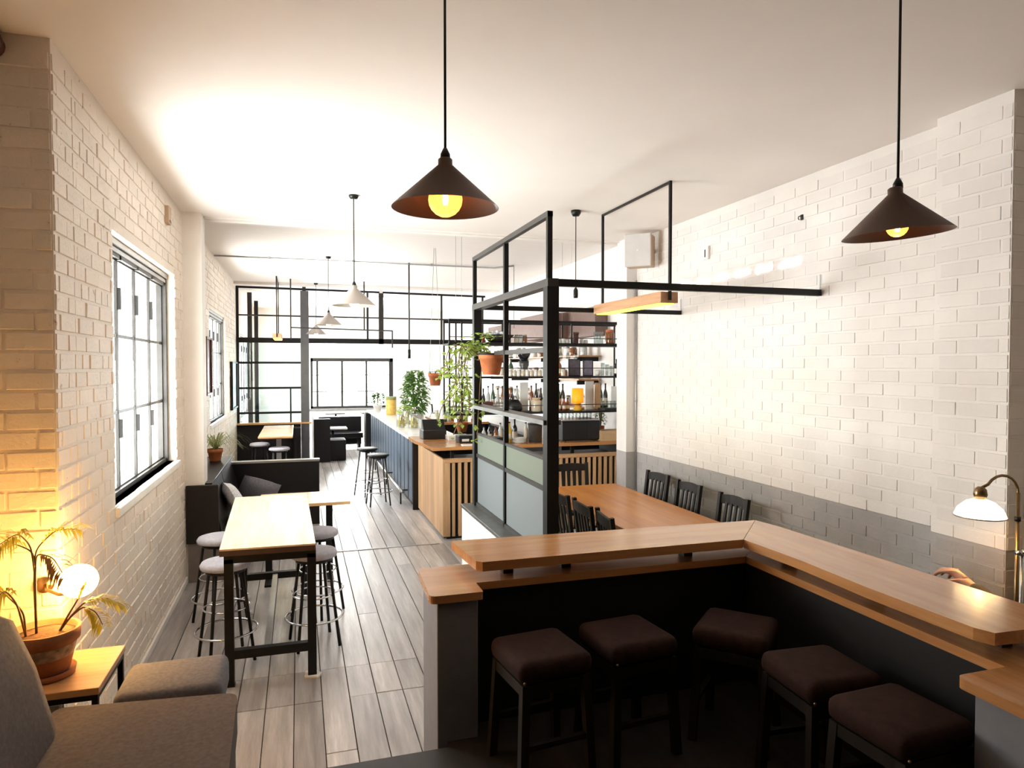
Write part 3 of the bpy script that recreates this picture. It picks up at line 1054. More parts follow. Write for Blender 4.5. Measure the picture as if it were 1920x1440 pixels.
G1 = 'round stools at the high table'
rs = round_stool((-.485, 5.0, 0), .35, 'round grey-topped stool on the window side of the high table, by its front leg', G1)
place(rs, (.095, 5.1, 0), .2, 'round grey-topped stool on the walkway side of the high table, by its front leg')
place(rs, (-.60, 5.74, 0), .6, 'round grey-topped stool on the window side of the high table, next to the booth')
place(rs, (.135, 5.72, 0), .9, 'round grey-topped stool on the walkway side of the high table, next to the low table')
place(rs, (-.65, 12.5, 0), .3, 'round grey-topped stool at the back table, under its wall end')
place(rs, (-.31, 11.75, 0), .1, 'round grey-topped stool standing before the back table')
b0 = round_stool((1.085, 9.95, 0), .1, 'dark-topped bar stool before the blue bar front, nearer the slatted corner', 'bar stools at the blue bar', .735, 'leather', .035, .16, 'steel_grey')
place(b0, (1.01, 10.75, 0), .5, 'dark-topped bar stool before the blue bar front, further along it')

# ================================================================== banquettes, low tables, far screen
bq = thing('banquette', (-.75, 8.0, 0), 'black leather banquette along the left wall beyond the white column', 'bench')
part('base', MB().box(-.838, -.50, 7.142, 8.93, .06, .36), 'bench_base', bq)
part('base', MB().box(-.838, -.50, 6.90, 7.138, .06, .36), 'bench_base', bq)
part('plinth', MB().box(-.838, -.53, 6.90, 8.93, 0, .06), 'bakelite', bq)
part('seat', MB().box(-.83, -.44, 6.95, 8.93, .36, .455, .03), 'leather', bq)
for y0, y1 in ((6.90, 7.88), (7.90, 8.93)):
    m = MB()
    prof = [(-.84, .36), (-.70, .44), (-.735, .62), (-.785, .80), (-.80, .885), (-.84, .90)]
    n = len(prof)
    m.add([(x, y, z) for y in (y0, y1) for x, z in prof],
          [tuple(range(n)), tuple(range(2 * n - 1, n - 1, -1))] + [(i, n + i, n + (i + 1) % n, (i + 1) % n) for i in range(n)])
    part('backrest', m, 'leather', bq)
part('back_ledge', MB().box(-1.145, -.78, 7.14, 8.93, .885, .91, .004).box(-.84, -.78, 6.9, 7.14, .885, .91), 'steel_black', bq)
part('back_box', MB().box(-1.14, -.845, 7.14, 8.93, 0, .885), 'bakelite', bq)
part('end_cap', MB().box(-.998, -.72, 6.84, 6.872, .36, .90, .006), 'leather', bq)
part('end_base', MB().box(-.985, -.56, 6.852, 6.872, .0, .36), 'bench_base', bq)

dv = thing('booth_divider', (-.45, 9.0, 0), 'black booth divider panel with pale top edge between the seating bays', 'divider')
part('panel', MB().box(-1.155, .24, 8.96, 9.04, 0, .80), 'leather', dv)
part('cap', MB().box(-1.155, .245, 8.945, 9.055, .80, .828, .004), 'steel_light', dv)

solo('cushion', MB().cushion((-.64, 7.55, .62), .40, .40, .15, rot=(0, radians(62), .25)), 'cushion_lilac', 'pale lilac speckled cushion leaning on the black banquette', 'cushion', 'banquette cushions')
solo('cushion', MB().cushion((-.47, 8.62, .515), .46, .38, .14, rot=(radians(-58), radians(20), .12)), 'cushion_dark', 'dark grey cushion leaning where the banquette meets the divider', 'cushion', 'banquette cushions')

lt2 = thing('low_table', (.05, 6.75, 0), 'honey wood table on black legs between the high table and the divider', 'table')
wood('table_honey', (.50, .27, .11), (.70, .44, .22), 0, rough=.25, coat=.3, randv=.05)
part('tabletop', MB().box(-.36, .45, 6.46, 7.05, .72, .75, .003), 'table_honey', lt2)
for x in (-.28, .27):
    part('leg', MB().box(x - .03, x + .03, 6.72, 6.78, 0, .72), 'steel_black', lt2)
    part('foot', MB().box(x - .03, x + .03, 6.5, 7.0, 0, .02), 'steel_black', lt2)

bt = thing('back_table', (-.37, 12.6, 0), 'honey wood table on a pale leg at the far half wall', 'table')
part('tabletop', MB().box(-.63, -.10, 11.6, 13.75, .84, .87, .003), 'table_honey', bt)
part('edge_band', MB().box(-.62, -.11, 11.61, 13.74, .825, .84), 'frame_timber', bt)
part('leg', MB().box(-.36, -.29, 12.2, 12.27, 0, .825), 'steel_light', bt)
part('leg', MB().box(-.41, -.34, 13.5, 13.57, 0, .825), 'steel_light', bt)

FY = 14.3
hw = thing('half_wall', (-.5, FY, 0), 'dark half wall with a timber cap under the far glazed screen', 'wall')
part('body', MB().box(-1.155, .035, FY - .05, FY + .05, 0, .855), 'panel_charcoal', hw)
part('cap', MB().box(-1.155, .035, FY - .16, FY + .09, .855, .89, .004).box(.035, .24, FY - .16, FY - .065, .855, .89, .004), 'table_honey', hw)
part('side_panel', MB().box(-.10, .03, 13.85, FY - .05, 0, .80), 'panel_charcoal', hw)

fs = thing('far_screen', (.2, FY, 0), 'black steel glazed screen dividing the back room', 'screen')
part('post', MB().box(.04, .20, FY - .06, FY + .06, 0, 3.5), 'post_grey', fs)
part('post', MB().box(1.585, 1.68, FY - .05, FY + .05, 2.45, 3.5), 'steel_grey', fs)
part('ceiling_stub', MB().box(1.6, 1.665, FY - .03, FY + .03, 3.5, ZB), 'wall_white', fs)
part('post', MB().box(.08, .15, FY - .03, FY + .03, 3.5, ZB), 'steel_grey', fs)
part('post', MB().box(-1.155, -1.105, FY - .025, FY + .025, .89, 3.56), 'steel_black', fs)
for x in (1.36, 2.90, 3.80):
    part('upright', MB().box(x - .02, x + .02, FY - .02, FY + .02, 2.5, 3.5), 'steel_grey', fs)
part('top_rail', MB().bar((-1.15, FY, 3.545), (3.86, FY, 3.50), .04), 'steel_black', fs)
part('rail', MB().bar((-1.15, FY, 3.0), (3.86, FY, 2.985), .03), 'steel_grey', fs)
part('beam', MB().box(-1.15, 3.86, FY - .05, FY + .05, 2.46, 2.56), 'steel_black', fs)
for z in (2.07, 1.57, 1.08):
    part('rail', MB().box(-1.11, .06, FY - .02, FY + .02, z - .02, z + .02), 'steel_black', fs)
part('mullion', MB().box(-.17, -.14, FY - .015, FY + .015, .89, 1.57), 'steel_black', fs)
for z0, z1 in ((.90, 1.06), (1.10, 1.55), (1.59, 2.05), (2.09, 2.45)):
    part('pane', MB().box(-1.10, .06, FY - .004, FY + .004, z0, z1), 'screen_glass', fs)
t = thing('back_column', (-.95, 15.4, 0), 'dark slim double column standing behind the far glazed screen', 'column')
part('shaft', MB().box(-1.02, -.93, 15.36, 15.45, 0, 3.55), 'steel_grey', t)
part('shaft', MB().box(-.90, -.82, 15.6, 15.69, 0, 3.4), 'steel_grey', t)

# seating and tables in the far bright room
fb = thing('far_booth', (.55, 15.6, 0), 'dark high-backed booth seat beyond the far screen', 'bench')
part('back_panel', MB().box(.29, .62, 14.7, 14.8, 0, .90), 'leather', fb)
part('side_panel', MB().box(.29, .36, 14.8, 16.4, 0, .90), 'leather', fb)
part('seat', MB().box(.36, .95, 14.85, 15.35, 0, .44, .02), 'leather', fb)
t = thing('far_table', (.75, 15.55, 0), 'small pale-topped table in the far dark booth', 'table')
part('tabletop', MB().box(.42, 1.02, 15.45, 15.95, .60, .63), 'paper', t)
part('leg', MB().cyl((.72, 15.7, 0), (.72, 15.7, .60), .03), 'steel_black', t)
part('foot', MB().cyl((.72, 15.7, 0), (.72, 15.7, .02), .2, n=20), 'steel_black', t)
fb2 = thing('far_bench', (1.0, 16.6, 0), 'long dark bench below the far end window', 'bench')
part('seat', MB().box(.45, 1.45, 16.5, 17.0, .30, .42, .015), 'leather', fb2)
part('back_panel', MB().box(.45, 1.45, 17.0, 17.08, .1, .78), 'leather', fb2)
part('leg', MB().box(.5, .56, 16.55, 16.95, 0, .30), 'steel_black', fb2)
part('leg', MB().box(1.34, 1.40, 16.55, 16.95, 0, .30), 'steel_black', fb2)
for i, x in enumerate((.95, 1.9)):
    t = thing('window_table', (x, 18.9, 0), 'small table standing at the far end window, %s' % ('left of the window mullion' if i == 0 else 'behind the bar end'), 'table', 'far window tables')
    part('tabletop', MB().box(x - .28, x + .22, 18.7, 19.3, .72, .75), 'steel_grey', t)
    part('leg', MB().cyl((x, 19, 0), (x, 19, .72), .025), 'steel_grey', t)
    part('foot', MB().cyl((x, 19, 0), (x, 19, .02), .2, n=20), 'steel_grey', t)
t = thing('end_cabinet', (1.82, 16.2, 0), 'dark cabinet standing past the end of the blue bar', 'cabinet')
part('body', MB().box(1.46, 1.75, 15.9, 16.3, 0, .92), 'panel_charcoal', t)
part('top', MB().box(1.44, 1.77, 15.88, 16.32, .92, .95), 'steel_light', t)

# pictures on the left wall
def wall_frame(y0, y1, z0, z1, x, label, mat, pic):
    t = thing('picture_frame', (x, (y0 + y1) / 2, z0), label, 'picture', 'pictures on the left wall')
    b = .03
    f = MB().box(x, x + .045, y0, y1, z0, z0 + b).box(x, x + .045, y0, y1, z1 - b, z1)
    f.box(x, x + .045, y0, y0 + b, z0 + b, z1 - b).box(x, x + .045, y1 - b, y1, z0 + b, z1 - b)
    part('frame', f, mat, t)
    part('picture', MB().box(x, x + .02, y0 + b, y1 - b, z0 + b, z1 - b), pic, t)


wall_frame(9.45, 9.98, 1.62, 2.38, XLb + .008, 'red-brown framed picture before the second window', 'frame_timber', 'brown_leather')
wall_frame(12.95, 13.95, 1.22, 2.08, XLb + .008, 'dark framed picture between second window and far screen', 'dark_timber', 'picture_dark')

# ================================================================== bar
bar = thing('blue_bar', (1.8, 12.2, 0), 'long bar with slate blue vertical panelled front and pale top', 'bar')
part('carcass', MB().box(1.53, 1.62, 9.47, 15.2, .1, 1.0), 'panel_charcoal', bar)
part('plinth', MB().box(1.56, 1.62, 9.47, 15.2, 0, .1), 'bakelite', bar)
n = 30
for i in range(n):
    y0 = 9.47 + i * (15.2 - 9.47) / n
    y1 = y0 + (15.2 - 9.47) / n
    part('front_panel', MB().box(1.50 + .006 * (i % 2), 1.53, y0 + .008, y1 - .008, .10, .995, .004), 'panel_blue', bar)
part('end_panel', MB().box(1.505, 1.62, 9.43, 9.466, 0, 1.0), 'bakelite', bar)
part('countertop', MB().box(1.42, 2.10, 9.3, 15.25, 1.0, 1.04, .004), 'marble', bar)
part('support', MB().box(2.0, 2.08, 9.5, 15.2, 0, 1.0), 'panel_charcoal', bar)
fr = thing('foot_rail', (1.40, 12, 0), 'chrome foot rail along the bottom of the blue bar', 'rail')
part('tube', MB().cyl((1.40, 9.75, .2), (1.40, 15.1, .2), .022), 'chrome', fr)
for y in (9.9, 11.6, 13.3, 15.0):
    part('bracket', MB().bar((1.40, y, .2), (1.505, y, .2), .02).bar((1.40, y, 0), (1.40, y, .2), .02), 'steel_black', fr)

BY = 7.70
sbx = thing('slatted_counter', (2.75, 8.3, 0), 'oak slatted counter front turning the corner of the bar', 'counter')
part('backing', MB().box(1.62, 3.93, BY + .05, BY + .08, .05, .90), 'bakelite', sbx)
part('plinth', MB().box(1.62, 3.93, BY + .02, BY + .08, 0, .05), 'bakelite', sbx)
wood('slat_oak_x', (.44, .24, .11), (.62, .39, .21), 0, rough=.45, randv=.05)
part('top_rail', MB().box(1.585, 3.93, BY - .005, BY + .09, .885, .925, .003), 'slat_oak_x', sbx)
x = 1.70
while x < 3.92:
    if abs(x - 2.02) > .05:
        part('slat', MB().box(x - .017, x + .017, BY, BY + .045, .03, .885), 'slat_oak', sbx)
    x += .074
part('mid_post', MB().box(1.985, 2.05, BY + .005, BY + .05, .0, .885), 'steel_black', sbx)
part('mid_post', MB().box(3.05, 3.11, BY + .005, BY + .05, 0, .885), 'steel_black', sbx)
for i in range(9):
    y0 = BY + i * .19
    part('side_board', MB().box(1.575, 1.60, y0 + .002, y0 + .188, .03, .925, .002), 'slat_oak', sbx)
part('corner_board', MB().box(1.60, 1.66, BY - .002, BY + .02, .03, .925, .002), 'slat_oak', sbx)
part('side_backing', MB().box(1.60, 1.62, BY + .08, 9.41, .0, .92), 'bakelite', sbx)
part('inner_shelf', MB().box(1.62, 3.93, BY + .09, 8.45, .86, .88), 'steel_black', sbx)
part('end_support', MB().box(3.90, 3.93, BY + .09, 8.5, 0, 1.0), 'panel_charcoal', sbx)
for x in (1.75, 2.5, 3.3):
    part('riser', MB().box(x - .02, x + .02, 7.99, 8.03, .88, 1.0), 'steel_black', sbx)
ct = thing('corner_countertop', (2.7, 8.3, 1.0), 'wooden worktop on risers above the slatted counter', 'worktop')
part('board', MB().prism([(1.50, 7.93), (3.99, 7.93), (3.99, 8.55), (2.15, 8.55), (2.15, 9.25), (1.42, 9.25), (1.42, 8.75), (1.47, 8.4)], 1.0, 1.04), 'bar_oak', ct)

# hanging steel rack over the counter
RY0, RY1 = 7.96, 8.28
rk = thing('hanging_rack', (2.85, 8.1, 1.42), 'long black steel rack of shelves hung over the slatted counter', 'rack')
RX0, RX1 = 1.70, 4.03
for z, h in ((2.545, .035), (2.27, .035)):
    for y in (RY0, RY1):
        part('rail', MB().box(RX0 if z < 2.6 else RX0, RX1, y - .015, y + .015, z - h / 2, z + h / 2), 'steel_black', rk)
for z in (2.265, 1.865, 1.425):
    part('shelf', MB().box(RX0 + (.0 if z > 2 else .02), RX1, RY0 - .012, RY1 + .012, z - .014, z + .008), 'steel_black', rk)
for z in (1.975, 1.515, 2.35):
    part('guard_rail', MB().box(RX0 + .02, RX1, RY0 - .006, RY0 + .006, z - .005, z + .005), 'steel_grey', rk)
for x in (RX0 + .01, 1.86, 2.46, 3.27, RX1 - .015):
    for y in (RY0, RY1):
        z0 = 1.42 if x not in (3.27, 2.46) else 2.27
        part('upright', MB().box(x - .009, x + .009, y - .009, y + .009, z0, 2.545), 'steel_black', rk)
for x in (1.86, 3.27):
    for y in (RY0, RY1):
        part('hanger', MB().cyl((x, y, 2.545), (x, y, ZB), .002, n=5), 'steel_light', rk)

sf = thing('wall_soffit', (3.98, 10.5, 2.3), 'brown boxed soffit running along the right wall over the kitchen', 'soffit')
part('box', MB().box(3.88, XRb - .004, 8.6, 14.1, 2.42, 2.82), 'soffit_brown', sf)
part('box_end', MB().box(3.55, 3.88, 9.6, 10.9, 2.42, 2.80), 'soffit_brown', sf)
kc = thing('back_counter', (3.7, 10.8, 0), 'dark kitchen back counter along the right wall behind the bar', 'counter')
part('body', MB().box(3.45, XRb - .006, 8.75, 14.0, 0, .90), 'panel_charcoal', kc)
part('top', MB().box(3.42, XRb - .006, 8.72, 14.03, .90, .94), 'steel_light', kc)
ks = thing('kitchen_shelves', (3.9, 11, 1.4), 'two timber wall shelves of crockery behind the bar', 'shelf')
for z in (1.42, 1.82, 2.15):
    part('shelf', MB().box(3.72, XRb - .006, 8.8, 13.6, z - .02, z), 'slat_oak_y', ks)
    for y in (8.9, 10.4, 12, 13.4):
        part('bracket', MB().box(3.74, XRb - .006, y - .01, y + .01, z - .08, z - .02), 'steel_black', ks)
bkb = thing('back_bar', (2.9, 14.0, 0), 'dark back bar unit with a timber top at the far end of the bar', 'cabinet')
part('body', MB().box(2.55, 3.35, 12.4, 14.0, 0, .92), 'bakelite', bkb)
part('top', MB().box(2.5, 3.4, 12.35, 14.05, .92, .96), 'bar_oak_y', bkb)
part('shelf', MB().box(2.5, 2.56, 12.4, 14.0, .6, .63), 'steel_light', bkb)

# ================================================================== small things
def lx(u, Y):
    return at_y(u, 687, Y).x


def bottle(x, y, z, h, r, mat, label, group):
    p = [(r * .92, 0), (r, .01), (r, h * .55), (r * .8, h * .65), (r * .34, h * .78), (r * .32, h * .97)]
    t = thing('bottle', (x, y, z), label, 'bottle', group)
    part('glass_body', MB().lathe([(a, b) for a, b in p], n=14), mat, t, False)
    part('cap', MB().lathe([(r * .38, h * .94), (r * .38, h)], n=12), 'bakelite', t, False)
    part('paper_label', MB().lathe([(r * 1.015, h * .16), (r * 1.015, h * .44)], n=14, cap=False), 'bottle_cream', t, False)
    return t


def jar(x, y, z, h, r, mat, label, group, lid='steel_light'):
    t = thing('jar', (x, y, z), label, 'jar', group)
    part('jar_body', MB().lathe([(r * .95, 0), (r, .01), (r, h * .75), (r * .8, h * .86)], n=16), mat, t, False)
    part('lid', MB().lathe([(r * .84, h * .84), (r * .84, h)], n=16), lid, t, False)
    return t


def cup(x, y, z, h, r, mat, label, group, handle=True):
    t = thing('cup', (x, y, z), label, 'cup', group)
    part('bowl', MB().lathe([(r * .7, 0), (r * .92, h * .4), (r, h), (r * .93, h), (r * .86, h * .4), (r * .6, .01)], n=16), mat, t, False)
    if handle:
        part('handle', MB().tube([(r * .9, 0, h * .8), (r * 1.45, 0, h * .75), (r * 1.5, 0, h * .4), (r * .85, 0, h * .25)], r * .1, 6), mat, t, False)
    return t


def drink_glass(x, y, z, h, r, label, group):
    return solo('drinking_glass', MB().lathe([(r * .75, 0), (r, h), (r * .95, h), (r * .7, .008)], (x, y, z), 14), 'clear_glass', label, 'glass', group)


def crate(name, x0, x1, y0, y1, z0, z1, mat, label, cat, lidded=True, lid_mat=None, group=None):
    t = thing(name, ((x0 + x1) / 2, (y0 + y1) / 2, z0), label, cat, group)
    h = z1 - z0
    part('body', MB().box(x0, x1, y0, y1, z0, z0 + h * .8, .004), mat, t)
    part('lid', MB().box(x0 - .004, x1 + .004, y0 - .004, y1 + .004, z0 + h * .8, z1, .004), lid_mat or mat, t)
    part('handle', MB().tube([((x0 + x1) / 2 - .03, y0 - .004, z0 + h * .45), ((x0 + x1) / 2 - .03, y0 - .02, z0 + h * .5), ((x0 + x1) / 2 + .03, y0 - .02, z0 + h * .5), ((x0 + x1) / 2 + .03, y0 - .004, z0 + h * .45)], .004, 6), 'steel_light', t)
    return t


ZS0, ZS1, ZS2 = 1.433, 1.873, 2.273
YR = 8.1
GB, GM, GU = 'things on the lowest rack shelf', 'things on the middle rack shelf', 'things in the top bay of the rack'
# lowest shelf of the hanging rack
crate('leather_case', lx(902, YR), lx(921, YR), 8.02, 8.2, ZS0, ZS0 + .13, 'brown_leather', 'small red-brown leather case on the lowest rack shelf', 'case')
for i, u in enumerate((926, 933, 940)):
    jar(lx(u, YR), YR, ZS0, .12, .022, 'white_ceramic', 'white canister between leather case and black bag on the rack', 'white canisters on the rack')
t = thing('leather_bag', (lx(963, YR), YR, ZS0), 'black slumped bag on the lowest rack shelf', 'bag')
part('bag_body', MB().lathe([(.09, 0), (.11, .03), (.105, .09), (.06, .15), (.02, .155)], n=18), 'black_plastic', t, False)
part('handle', MB().tube([(-.05, 0, .14), (-.03, 0, .19), (.03, 0, .19), (.05, 0, .14)], .006, 6), 'black_plastic', t, False)
solo('white_board', MB().box(lx(975, 8.24), lx(990, 8.24), 8.235, 8.25, ZS0, ZS0 + .36), 'paper', 'tall white card leaning behind the black bag on the rack', 'card')
jar(lx(1005, YR), YR, ZS0, .17, .062, 'bottle_cream', 'fat cream jar on the lowest rack shelf', GB, 'box_pine')
for i, u in enumerate((1018, 1050, 1058, 1066)):
    bottle(lx(u, YR), YR + .03 * (i % 2), ZS0, .16, .028, ('bottle_clear', 'bottle_amber', 'bottle_red', 'bottle_amber')[i],
           ('clear squat bottle beside the cream jar', 'amber squat bottle left of the yellow lamp', 'red squat bottle between two amber ones', 'amber squat bottle touching the yellow lamp side')[i], GB)
t = thing('table_lamp', (lx(1083, 8.05), 8.05, ZS0), 'glowing amber-yellow drum lamp on the lowest rack shelf', 'lamp')
part('lamp_base', MB().lathe([(.05, 0), (.055, .02), (.045, .05), (.03, .08), (.028, .10)], n=18), 'mustard', t, False)
part('lamp_shade', MB().lathe([(.074, .10), (.078, .13), (.072, .285), (.066, .285), (.07, .13)], n=28), 'lamp_amber', t, False)
solo('white_card', MB().box(lx(1097, 8.24), lx(1113, 8.24), 8.23, 8.246, ZS0, ZS0 + .37), 'paper', 'bright white card standing behind the yellow lamp', 'card')
solo('serving_board', MB().box(lx(1115, 8.2), lx(1126, 8.2), 8.19, 8.21, ZS0, ZS0 + .35, .005), 'slat_oak', 'upright wooden serving board right of the yellow lamp', 'board')
t = thing('tray', (lx(1144, YR), YR, ZS0), 'black tray hooked at the right end of the lowest rack shelf', 'tray')
part('pan', MB().box(lx(1127, YR), lx(1160, YR), 8.0, 8.2, ZS0, ZS0 + .025, .004), 'black_plastic', t)
for i, u in enumerate((1132, 1139, 1146, 1153)):
    drink_glass(lx(u, YR), YR, ZS0 + .026, .09, .022, 'small tumbler standing on the black tray', 'tumblers on the tray')
solo('price_card', MB().box(lx(1146, 8.22), lx(1164, 8.22), 8.215, 8.23, ZS0, ZS0 + .30), 'paper', 'white card standing at the right end of the rack', 'card')
solo('timber_block', MB().box(lx(1164, 8.2), lx(1172, 8.2), 8.05, 8.24, ZS0, ZS0 + .27, .003), 'box_pine', 'pale timber block at the right end of the rack shelf', 'block')
bm = ['bottle_black', 'bottle_clear', 'bottle_green', 'bottle_clear', 'bottle_amber', 'bottle_black']
for i, u in enumerate(range(906, 1016, 9)):
    if 970 < u < 994:
        continue
    k = i % 6
    bottle(lx(u, 8.24), 8.235, ZS0, .29 + .03 * (i % 3), .028, bm[k],
           'tall %s bottle at the back of the lowest rack shelf, %s' % ({'bottle_black': 'black', 'bottle_clear': 'clear', 'bottle_green': 'green', 'bottle_amber': 'amber'}[bm[k]],
           'behind the leather case' if u < 922 else 'behind the white canisters' if u < 945 else 'behind the black bag' if u < 985 else 'behind the cream jar'), GB)
for i, u in enumerate((1047, 1055, 1126, 1135)):
    bottle(lx(u, 8.24), 8.235, ZS0, .34, .03, ('bottle_green', 'bottle_black')[i % 2],
           ('tall green bottle near the yellow lamp', 'tall black bottle near the yellow lamp', 'tall green bottle behind the black tray', 'tall black bottle behind the black tray')[i], GB)
# middle shelf
for i, u in enumerate(range(956, 1020, 8)):
    jar(lx(u, 8.02), 8.02, ZS1, .085, .026, ('white_ceramic', 'bottle_cream')[i % 2], '%s small pot on the middle rack shelf, %s' % (('white', 'cream')[i % 2], ('before the green bottle', 'before the coffee grinder', 'right of the coffee grinder', 'hard by the steel post')[i // 2]), GM, 'white_ceramic')
t = thing('coffee_grinder', (lx(982, 8.18), 8.18, ZS1), 'dark coffee grinder standing behind pots on the middle rack shelf', 'grinder')
part('body', MB().lathe([(.07, 0), (.075, .04), (.05, .10), (.065, .14), (.065, .19)], n=16), 'grey_metal', t, False)
part('hopper', MB().lathe([(.04, .19), (.085, .27), (.085, .29)], n=16), 'bottle_black', t, False)
part('crank', MB().tube([(0, 0, .29), (0, 0, .31), (.09, 0, .315), (.09, 0, .34)], .006, 6), 'chrome', t, False)
bottle(lx(958, 8.2), 8.2, ZS1, .22, .03, 'bottle_green', 'green bottle beside the coffee grinder', GM)
bottle(lx(1048, 8.1), 8.1, ZS1, .23, .035, 'bottle_amber', 'brown bottle beside the steel post on the middle rack shelf', GM)
jar(lx(1056, 8.05), 8.05, ZS1, .11, .03, 'bottle_cream', 'cream jar beside the brown bottle', GM)


def standing_picture(u0, u1, h, label, pic):
    x0, x1 = lx(u0, 8.15), lx(u1, 8.15)
    t = thing('standing_picture', ((x0 + x1) / 2, 8.16, ZS1), label, 'picture', 'framed prints on the rack')
    part('print', MB().box(x0 + .008, x1 - .008, 8.15, 8.16, ZS1 + .008, ZS1 + h - .008), pic, t)
    part('frame', MB().box(x0, x1, 8.145, 8.165, ZS1, ZS1 + .01).box(x0, x1, 8.145, 8.165, ZS1 + h - .01, ZS1 + h).box(x0, x0 + .01, 8.145, 8.165, ZS1, ZS1 + h).box(x1 - .01, x1, 8.145, 8.165, ZS1, ZS1 + h), 'dark_timber', t)


standing_picture(1066, 1088, .22, 'dark framed print on the middle rack shelf, next to the brown bottle', 'picture_dark')
standing_picture(1093, 1112, .21, 'violet-grey framed print on the middle rack shelf', 'picture_violet')
cup(lx(1120, 8.05), 8.05, ZS1, .08, .03, 'white_ceramic', 'white cup right of the violet-grey print', GM)
for i, u in enumerate((1130, 1138, 1146)):
    drink_glass(lx(u, 8.1), 8.1, ZS1, .17 - .02 * i, .028, 'tall clear glass at the right end of the middle rack shelf', 'glasses on the middle rack shelf')
bottle(lx(1156, 8.05), 8.05, ZS1, .22, .032, 'bottle_black', 'dark bottle at the right end of the middle rack shelf', GM)
# top bay
t = thing('large_bowl', (lx(934, 8.1), 8.1, ZS2), 'wide dark wooden bowl heaped with pale dried flowers in the top rack bay', 'bowl')
part('bowl', MB().lathe([(.06, 0), (.12, .03), (.20, .11), (.185, .11), (.11, .04), (.05, .02)], n=26), 'dark_timber', t, False)
fl = MB()
for i in range(60):
    a, q = random.uniform(0, 2 * pi), random.uniform(0, .16)
    fl.sphere((q * cos(a), q * sin(a), .10 + random.uniform(0, .07) * (1 - q / .2)), random.uniform(.012, .022), 6)
part('dried_flowers', fl, 'cushion_lilac', t, False, kind='stuff')
for i, u in enumerate((905, 968, 976, 984)):
    jar(lx(u, 8.1), 8.1, ZS2, .12, .03, ('bottle_red', 'bottle_cream', 'bottle_clear', 'bottle_amber')[i], '%s jar in the top rack bay' % ('red', 'cream', 'clear', 'amber')[i], GU)
for i, u in enumerate((1048, 1056, 1064, 1090, 1098)):
    jar(lx(u, 8.15), 8.15, ZS2, .07 + .02 * (i % 2), .03, 'white_ceramic', 'white bowl-like pot in the top rack bay', 'white pots in the top rack bay', 'white_ceramic')
crate('dark_caddy', lx(1072, 8.1), lx(1082, 8.1), 8.05, 8.15, ZS2, ZS2 + .16, 'brown_leather', 'narrow brown box between white pots in the top rack bay', 'box')
for i, u in enumerate((1116, 1122, 1128)):
    drink_glass(lx(u, 8.1), 8.1, ZS2, .17, .026, 'tall clear glass in the right bay of the rack top', 'glasses in the right rack bay')
jar(lx(1143, 8.1), 8.1, ZS2, .2, .06, 'bottle_amber', 'big amber jar in the right bay of the rack top', GU, 'terracotta')

for i in range(10):
    wx = 2.0 + i * .105 + (.45 if i > 5 else 0)
    solo('wine_glass', MB().lathe([(.032, .0), (.006, -.004), (.004, -.06), (.022, -.08), (.032, -.115), (.028, -.15), (.026, -.15), (.03, -.115), (.02, -.082)], (wx, 8.12, 2.245), 14), 'clear_glass',
         'stemmed glass hanging upside down under the top rack bay', 'glass', 'glasses hung under the rack')

# on the worktop
t = thing('coffee_machine', (lx(1080, 8.25), 8.25, 1.04), 'long black coffee machine on the wooden worktop', 'coffee machine')
x0, x1 = lx(1047, 8.2), lx(1119, 8.2)
part('body', MB().box(x0, x1, 8.08, 8.48, 1.05, 1.30, .012), 'black_plastic', t)
part('cup_tray', MB().box(x0 + .01, x1 - .01, 8.1, 8.46, 1.30, 1.315), 'chrome', t)
part('foot', MB().box(x0 + .03, x0 + .07, 8.1, 8.45, 1.04, 1.05).box(x1 - .07, x1 - .03, 8.1, 8.45, 1.04, 1.05), 'bakelite', t)
part('seam_strip', MB().box(x0 + .17, x0 + .175, 8.076, 8.08, 1.06, 1.29).box(x0 + .36, x0 + .365, 8.076, 8.08, 1.06, 1.29), 'steel_grey', t)
for i in range(9):
    drink_glass(x0 + .05 + i * .05, 8.2, 1.315, .10, .02, 'upturned clear glass in the row on the coffee machine', 'glasses on the coffee machine')
x0, x1 = lx(1123, 8.1), lx(1176, 8.1)
t = thing('wooden_crate', ((x0 + x1) / 2, 8.1, 1.04), 'pale wooden crate at the right end of the worktop', 'crate')
part('front_board', MB().box(x0, x1, 7.99, 8.005, 1.04, 1.17), 'box_pine', t)
part('front_board', MB().box(x0, x1, 8.205, 8.22, 1.04, 1.17), 'box_pine', t)
part('side_board', MB().box(x0, x0 + .015, 8.005, 8.205, 1.04, 1.17), 'box_pine', t)
part('side_board', MB().box(x1 - .015, x1, 8.005, 8.205, 1.04, 1.17), 'box_pine', t)
part('bottom', MB().box(x0 + .015, x1 - .015, 8.005, 8.205, 1.04, 1.055), 'box_pine', t)
part('batten', MB().box((x0 + x1) / 2 - .02, (x0 + x1) / 2 + .005, 7.982, 7.99, 1.04, 1.17), 'slat_oak', t)
t = thing('metal_bin', (lx(1006, 8.1), 8.15, 1.04), 'dark metal canister bin on the worktop behind the screen', 'bin')
part('body', MB().lathe([(.085, 0), (.09, .22), (.095, .225)], n=20), 'grey_metal', t, False)
part('rim', MB().lathe([(.097, .22), (.097, .24), (.08, .24)], n=20), 'bakelite', t, False)
for i in range(5):
    solo('plate', MB().lathe([(.05, 0), (.09, .012), (.086, .014), (.05, .004)], (lx(975, 8.1), 8.12, 1.04 + i * .013), 22), 'white_ceramic', 'white plate in the stack on the worktop', 'plate', 'stacked plates')
bottle(lx(955, 8.2), 8.2, 1.04, .26, .035, 'bottle_yellow', 'yellow bottle beside the plate stack on the worktop', 'bottles on the worktop')
bottle(lx(965, 8.35), 8.35, 1.04, .28, .035, 'bottle_black', 'black bottle behind the plate stack on the worktop', 'bottles on the worktop')
